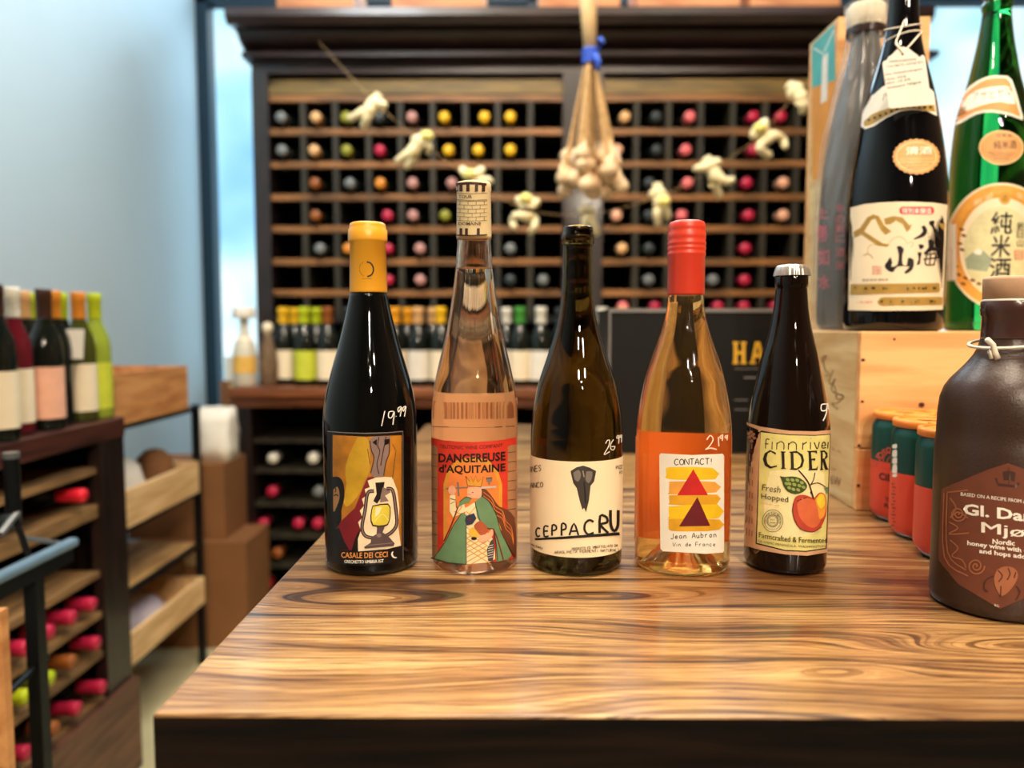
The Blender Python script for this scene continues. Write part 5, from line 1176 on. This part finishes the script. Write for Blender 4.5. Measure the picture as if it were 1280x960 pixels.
for k in range(18): A.poly([(a_ + rr_.uniform(-14, 14), b_ + rr_.uniform(-12, 12)) for a_, b_ in [(rr_.choice([310, 345, 380, 470, 530, 560, 590, 690, 720]) + rr_.uniform(-8, 8), 820)] * 5], I_bl)
A.text('八海山醸造', (120, 834), (244, 832), 15, I_pr)
A.build('label', bS)
A = Art(svS, (1000, 0, 4), gy=3); I_gp = ink('seal_gold', (216, 158, 98)); I_gl = ink('seal_light', (240, 206, 150))
A.poly([(305, 632), (312, 560), (360, 480), (410, 436), (440, 420), (600, 400), (670, 460), (686, 580), (640, 556), (560, 548), (500, 556), (430, 590), (370, 630), (325, 646)], M_white)
A.poly([(318, 608), (360, 570), (430, 545), (500, 530), (600, 515), (672, 525), (676, 560), (560, 545), (490, 552), (420, 586), (350, 628), (320, 632)], I_ol)
for k in range(12): A.ell(345 + k * 28, 600 - min(k, 6) * 11 + (k > 8) * 2, 8, 7, I_bl, 8)
A.text('八海', (412, 500), (470, 478), 34, I_bl, .01)
n = 72; A.poly([(582 + (117 + 3.2 * math.cos(k * 2 * math.pi / n * 24)) * math.cos(2 * math.pi * k / n), 783 + (88 + 3 * math.cos(k * 2 * math.pi / n * 24)) * math.sin(2 * math.pi * k / n)) for k in range(n)], I_gp)
A.ell(582, 783, 102, 75, I_gl); A.ell(582, 783, 98, 71, I_gp)
A.text('清酒', (530, 770), (660, 766), 36, I_w, .01); 
for k, (a_, b_) in enumerate(((500, 664), (492, 676), (530, 640), (550, 625))): A.text('ALC NIIGATA JAPAN', (a_, 800 + k * 16), (b_, 797 + k * 16), 9, I_gl)
A.build('seal_labels', bS)
# hang tag
yt = YS - rS * .93
A = Art(Plane((0, yt, 0), (0, -1, 0)), (1060, 40, 4.8), gx=0, eps=.00003, base=0)
# real thickness: a thin slab under the print
def slabpoly(nm, pts, Y, th, m, parent, org):
    bm = bmesh.new(); f = [bm.verts.new(at(org[0] + x / org[2], org[1] + y / org[2], Y)) for x, y in pts]; b = [bm.verts.new(v.co + Vector((0, th, 0))) for v in f]
    n = len(f)
    for i in range(n): bm.faces.new((f[i], b[i], b[(i + 1) % n], f[(i + 1) % n]))
    bm.faces.new(f[::-1]); bm.faces.new(b); bmesh.ops.recalc_face_normals(bm, faces=bm.faces); return fin(nm, bm, m, parent)
slabpoly('hang_tag', [(207, 190), (214, 176), (236, 166), (244, 148), (262, 138), (300, 98), (330, 88), (362, 96), (418, 140), (428, 152), (448, 136), (462, 150), (500, 420), (494, 436), (262, 458), (244, 448)], yt, .0006, M_white, bS, (1060, 40, 4.8))
I_pen = ink('blue_black_pen', (70, 66, 72))
A.ell(328, 134, 7, 7, I_k)
A.text('HAKKAISAN', (246, 186), (408, 170), 16, I_pen, .012); A.text('TOKUBETSU HONJOZO', (228, 216), (452, 186), 14, I_pen, .012); A.text('rice: Gohyakumangoku', (222, 262), (446, 226), 14, I_pen, .012)
A.text('rate: 55%', (226, 292), (350, 270), 13, I_pen, .012); A.text('abv: 15.5%', (230, 314), (376, 288), 13, I_pen, .012); A.text('brewery: Niigata', (238, 342), (440, 304), 14, I_pen, .012); A.build('tag_writing', bS)
kz = at(1128, 34, YS).z; rn = svS.rad(kz) + .0012
fin('tag_string', tube_bm([(XS + math.cos(a) * rn, YS + math.sin(a) * rn, kz + .006 * math.sin(a + .5)) for a in [k * 2 * math.pi / 32 for k in range(33)]], .0008, 6), M_str, bS, True)
fin('tag_string', tube_bm([(XS + math.cos(a) * rn * 1.06, YS + math.sin(a) * rn * 1.06, kz - .014 + .004 * math.sin(a + 2)) for a in [k * 2 * math.pi / 32 for k in range(33)]], .0008, 6), M_str, bS, True)
p_ = at(1128, 66, yt - .0008)
fin('tag_string', tube_bm([Vector((XS - .008, YS - rn * 1.02, kz)), at(1120, 52, yt + .008), p_], .0009, 6), M_str, bS, True); fin('tag_string', tube_bm([Vector((XS + .014, YS - rn * .9, kz - .012)), at(1138, 56, yt + .008), p_, at(1119, 54, yt - .001)], .0009, 6), M_str, bS, True)

YG = 1.065
PG = [(350, 52.5), (300, 52.5), (250, 52.3), (210, 51.6), (180, 50), (150, 46.8), (125, 40.5), (100, 33), (75, 27.5), (50, 22.6), (25, 19), (12, 18), (11, 19.6), (5, 19.6), (4, 17.6), (-2, 17)]
XG, rG = measure(1181, 1286, 330, YG)
bG = place('sake_bottle', 'bright green sake bottle with round orange and cream label on crate', 'bottle', XG, YG, SZ)
tG = [(hw / 52.5 * rG, at(646 + XG / YG * F, py, YG).z - SZ) for py, hw in PG]; RG = refine(tG[:11]) + tG[11:]
M_gg = clear('emerald_glass', (50, 184, 84), 0.0, 1.38)
fin('glass_body', lathe_bm([(0, .016), (rG * .7, .004), (rG * .85, 0), (rG * .97, .003), (rG, .010)] + RG + [(0, RG[-1][1])], 96, cx=XG, cy=YG, z0=SZ), M_gg, bG, True)
ring(bG, 'bottle_cap', mat('grey_cap', (150, 150, 150), .4, .5), XG, YG, [(-2, 18.5), (-24, 18.5), (-26, 16), (-26.2, 0)], 52.5, rG)
svG = Rev(XG, YG, [(z + SZ, r) for r, z in RG] + [(SZ + .01, rG)])
A = Art(svG, (1000, 0, 4), gy=3); I_rg = ink('label_orange', (218, 146, 84)); I_rg2 = ink('label_amber', (232, 164, 72)); I_gc = ink('label_mist', (214, 210, 164)); I_moun = ink('mountain_grey', (150, 164, 140))
A.poly([(735, 612), (742, 570), (790, 500), (850, 430), (930, 385), (1010, 378), (1060, 400), (1102, 540), (1116, 600), (1060, 580), (960, 560), (880, 572), (810, 612), (760, 632)], M_white, 2)
A.poly([(745, 605), (752, 575), (800, 505), (858, 440), (932, 396), (1006, 390), (1048, 408), (1092, 545), (1100, 584), (1060, 568), (960, 548), (876, 560), (806, 598), (760, 620)], I_rg, 2)
A.poly([(806, 530), (840, 480), (900, 446), (1000, 430), (1052, 440), (1076, 520), (1000, 508), (900, 528), (830, 556)], M_white, 2)
A.text('アサヒヤマ', (862, 506), (1062, 478), 44, I_k, -.004); 
for k in range(3): A.stroke([(752, 600 - k * 14), (830, 560 - k * 12)], 5, I_bl)
A.ell(1007, 738, 112, 86, I_gl); A.ell(1007, 738, 106, 80, I_gp); A.text('日本酒', (985, 684), (1060, 686), 18, I_bl); A.text('純米酒', (968, 742), (1082, 740), 40, I_k, .004)
for k in range(3): A.text('ASAHI SHUZO NIIGATA', (940 + k * 14, 768 + k * 14), (1076 - k * 14, 770 + k * 14), 8, I_dk)
A.build('seal_labels', bG)
A = Art(svG, (1170, 60, 2.824), gy=3)
A.ell(232, 700, 200, 224, M_cream, 60); A.ell(232, 700, 192, 216, I_rg2, 60); A.ell(232, 700, 158, 184, I_arch, 60); A.ell(232, 706, 150, 178, M_cream, 60); A.ell(225, 720, 128, 160, I_gc, 50)
A.poly([(102, 745), (128, 722), (148, 708), (168, 716), (200, 745), (180, 790), (110, 780)], I_moun); A.poly([(132, 720), (148, 708), (164, 716), (158, 730), (140, 728)], I_w)
for x, y in ((90, 640), (98, 662), (84, 690), (92, 712), (80, 800), (104, 812), (130, 820), (152, 832), (96, 832), (70, 770)): A.ell(x, y, 10, 5, ink('pine_brown', (120, 70, 30)), 8, 15)
A.text('新潟', (132, 560), (200, 530), 22, I_cream); A.ell(243, 530, 20, 22, I_gold); A.text('の', (236, 542), (252, 540), 20, I_dk); A.text('朝', (286, 530), (306, 536), 22, I_cream)
for ch, y, x0, x1 in (('純', 650, 192, 268), ('米', 732, 192, 262), ('酒', 812, 186, 262)): A.text(ch, (x0, y), (x1, y), 72, I_k, .012, 0, .06)
for ch, y in (('朝', 640), ('日', 668), ('山', 700)): A.text(ch, (286, y), (308, y), 24, I_k, .0)
A.stroke([(278, 716), (306, 716), (306, 746), (278, 746), (278, 716)], 3, I_pr, 0); A.text('印', (282, 742), (302, 742), 20, I_pr)
A.build('round_label', bG)
A = Art(svG, (1000, 200, 4), gy=3, base=.0022); A.poly([(738, 325), (780, 318), (784, 600), (738, 604)], M_white); A.stroke([(742, 440), (758, 440), (758, 590)], 1.6, I_grey, 0); A.text('一', (744, 520), (754, 520), 3, I_k); A.build('side_strip_label', bG)

YP = 1.085
PP = [(330, 58), (280, 58), (240, 57), (200, 53.5), (170, 49), (140, 43), (110, 36), (85, 30), (65, 26), (50, 23.5), (42, 22.4)]
XP, rP = measure(1016, 1132, 330, YP)
bP = place('sake_bottle', 'dark sake bottle wrapped in clear plastic with red writing, left of the black one', 'bottle', XP, YP, SZ)
tP = [(hw / 58 * rP, at(646 + XP / YP * F, py, YP).z - SZ) for py, hw in PP]
M_in = mat('smoky_bottle_glass', (26, 24, 26), .12, var=.1)
inner = [(max(.004, r - .006), z) for r, z in refine(tP)]
fin('glass_body', lathe_bm([(0, .002), (inner[0][0] * .9, .002), (inner[0][0], .008)] + inner + [(0, inner[-1][1])], 64, cx=XP, cy=YP, z0=SZ), M_in, bP, True)
zt2 = lambda py: at(1083, py, YP).z - SZ
fin('bottle_cap', lathe_bm([(.0235, zt2(42)), (.0245, zt2(38)), (.0245, zt2(10)), (.022, zt2(7)), (0, zt2(6.6))], 40, cx=XP, cy=YP, z0=SZ), mat('ivory_cap', (222, 210, 184), .5, var=.1, scale=60), bP, True)
fin('cap_band', lathe_bm([(.0252, zt2(46)), (.0256, zt2(43)), (.0252, zt2(36))], 40, cx=XP, cy=YP, z0=SZ, caps=False), M_dark, bP, True)
def film():
    m = bpy.data.materials.new('clear_plastic_film'); m.use_nodes = True; N = m.node_tree.nodes; L = m.node_tree.links; N.remove(N['Principled BSDF'])
    t = N.new('ShaderNodeBsdfTransparent'); g = N.new('ShaderNodeBsdfGlossy'); g.inputs['Roughness'].default_value = .16; d = N.new('ShaderNodeBsdfDiffuse'); d.inputs[0].default_value = (.8, .78, .74, 1)
    a = N.new('ShaderNodeMixShader'); a.inputs[0].default_value = .35; b = N.new('ShaderNodeMixShader'); b.inputs[0].default_value = .20
    L.new(d.outputs[0], a.inputs[1]); L.new(g.outputs[0], a.inputs[2]); L.new(t.outputs[0], b.inputs[1]); L.new(a.outputs[0], b.inputs[2]); L.new(b.outputs[0], N['Material Output'].inputs[0])
    return m
bm = lathe_bm([(rP * .98, .001)] + refine(tP) + [(.0262, zt2(30)), (.0275, zt2(5))], 90, cx=XP, cy=YP, z0=SZ, caps=False)
for v in bm.verts:
    d = Vector((v.co.x - XP, v.co.y - YP, 0)); a = math.atan2(d.y, d.x); k = .0012 * math.sin(a * 11 + v.co.z * 25) + .0010 * math.sin(a * 19 - v.co.z * 60)
    d.normalize(); v.co += d * k
fin('plastic_wrap', bm, film(), bP, True)
svP = Rev(XP, YP, [(z + SZ, r) for r, z in inner] + [(SZ, inner[0][0])]); A = Art(svP, (1000, 200, 4), gy=3, base=.003); I_mg = ink('magenta_red', (196, 42, 84))
for ch, x, y, s_ in (('上', 84, 290, 40), ('善', 82, 400, 60), ('如', 90, 520, 60), ('水', 92, 640, 50)): A.text(ch, (x, y), (x + 56, y), s_ * 1.3, I_mg, .01)
for ch, y in (('冬', 260), ('の', 315), ('新', 360), ('に', 410), ('酒', 480), ('米', 545)): A.text(ch, (178, y), (222, y), 40, I_mg)
A.build('red_writing', bP)

# tall wooden box with teal picture behind
YT0, YT1 = 1.155, 1.265; xt0 = at(1046, 100, YT0).x; xt1 = xt0 + .133; zt0 = at(1046, 21, YT0).z
tbx = thing('wooden_display_box', 'tall upright wooden box with teal and orange side picture behind the sake bottles', 'box', ((xt0 + xt1) / 2, 1.21, SZ))
box('front_board', M_pinef, xt0, xt1, YT0, YT0 + .012, SZ, zt0, tbx); box('back_board', M_pinef, xt0, xt1, YT1 - .012, YT1, SZ, zt0, tbx)
box('side_board', M_pines, xt0, xt0 + .01, YT0 + .0125, YT1 - .0125, SZ, zt0, tbx); box('side_board', M_pines, xt1 - .01, xt1, YT0 + .0125, YT1 - .0125, SZ, zt0, tbx); box('top_board', M_pinef, xt0 + .0105, xt1 - .0105, YT0 + .0125, YT1 - .0125, zt0 - .01, zt0, tbx)
M_teal = mat('teal_print', (78, 178, 176), .5, var=.12, scale=18); M_or2 = mat('orange_print', (226, 152, 66), .5, var=.12, scale=18)
A = Art(Plane((xt0, 0, 0), (-1, 0, 0)), (1000, 0, 4), gx=0, base=.0003)
A.poly([(58, 226), (172, 118), (176, 400), (60, 440)], M_teal); A.poly([(60, 440), (176, 400), (176, 900), (62, 900)], M_or2)
A.poly([(112, 290), (140, 260), (136, 500), (104, 520)], I_w); A.stroke([(66, 240), (112, 268), (122, 290)], 6, I_w); A.stroke([(170, 150), (120, 260)], 5, I_w, 0)
A.build('side_picture', tbx)
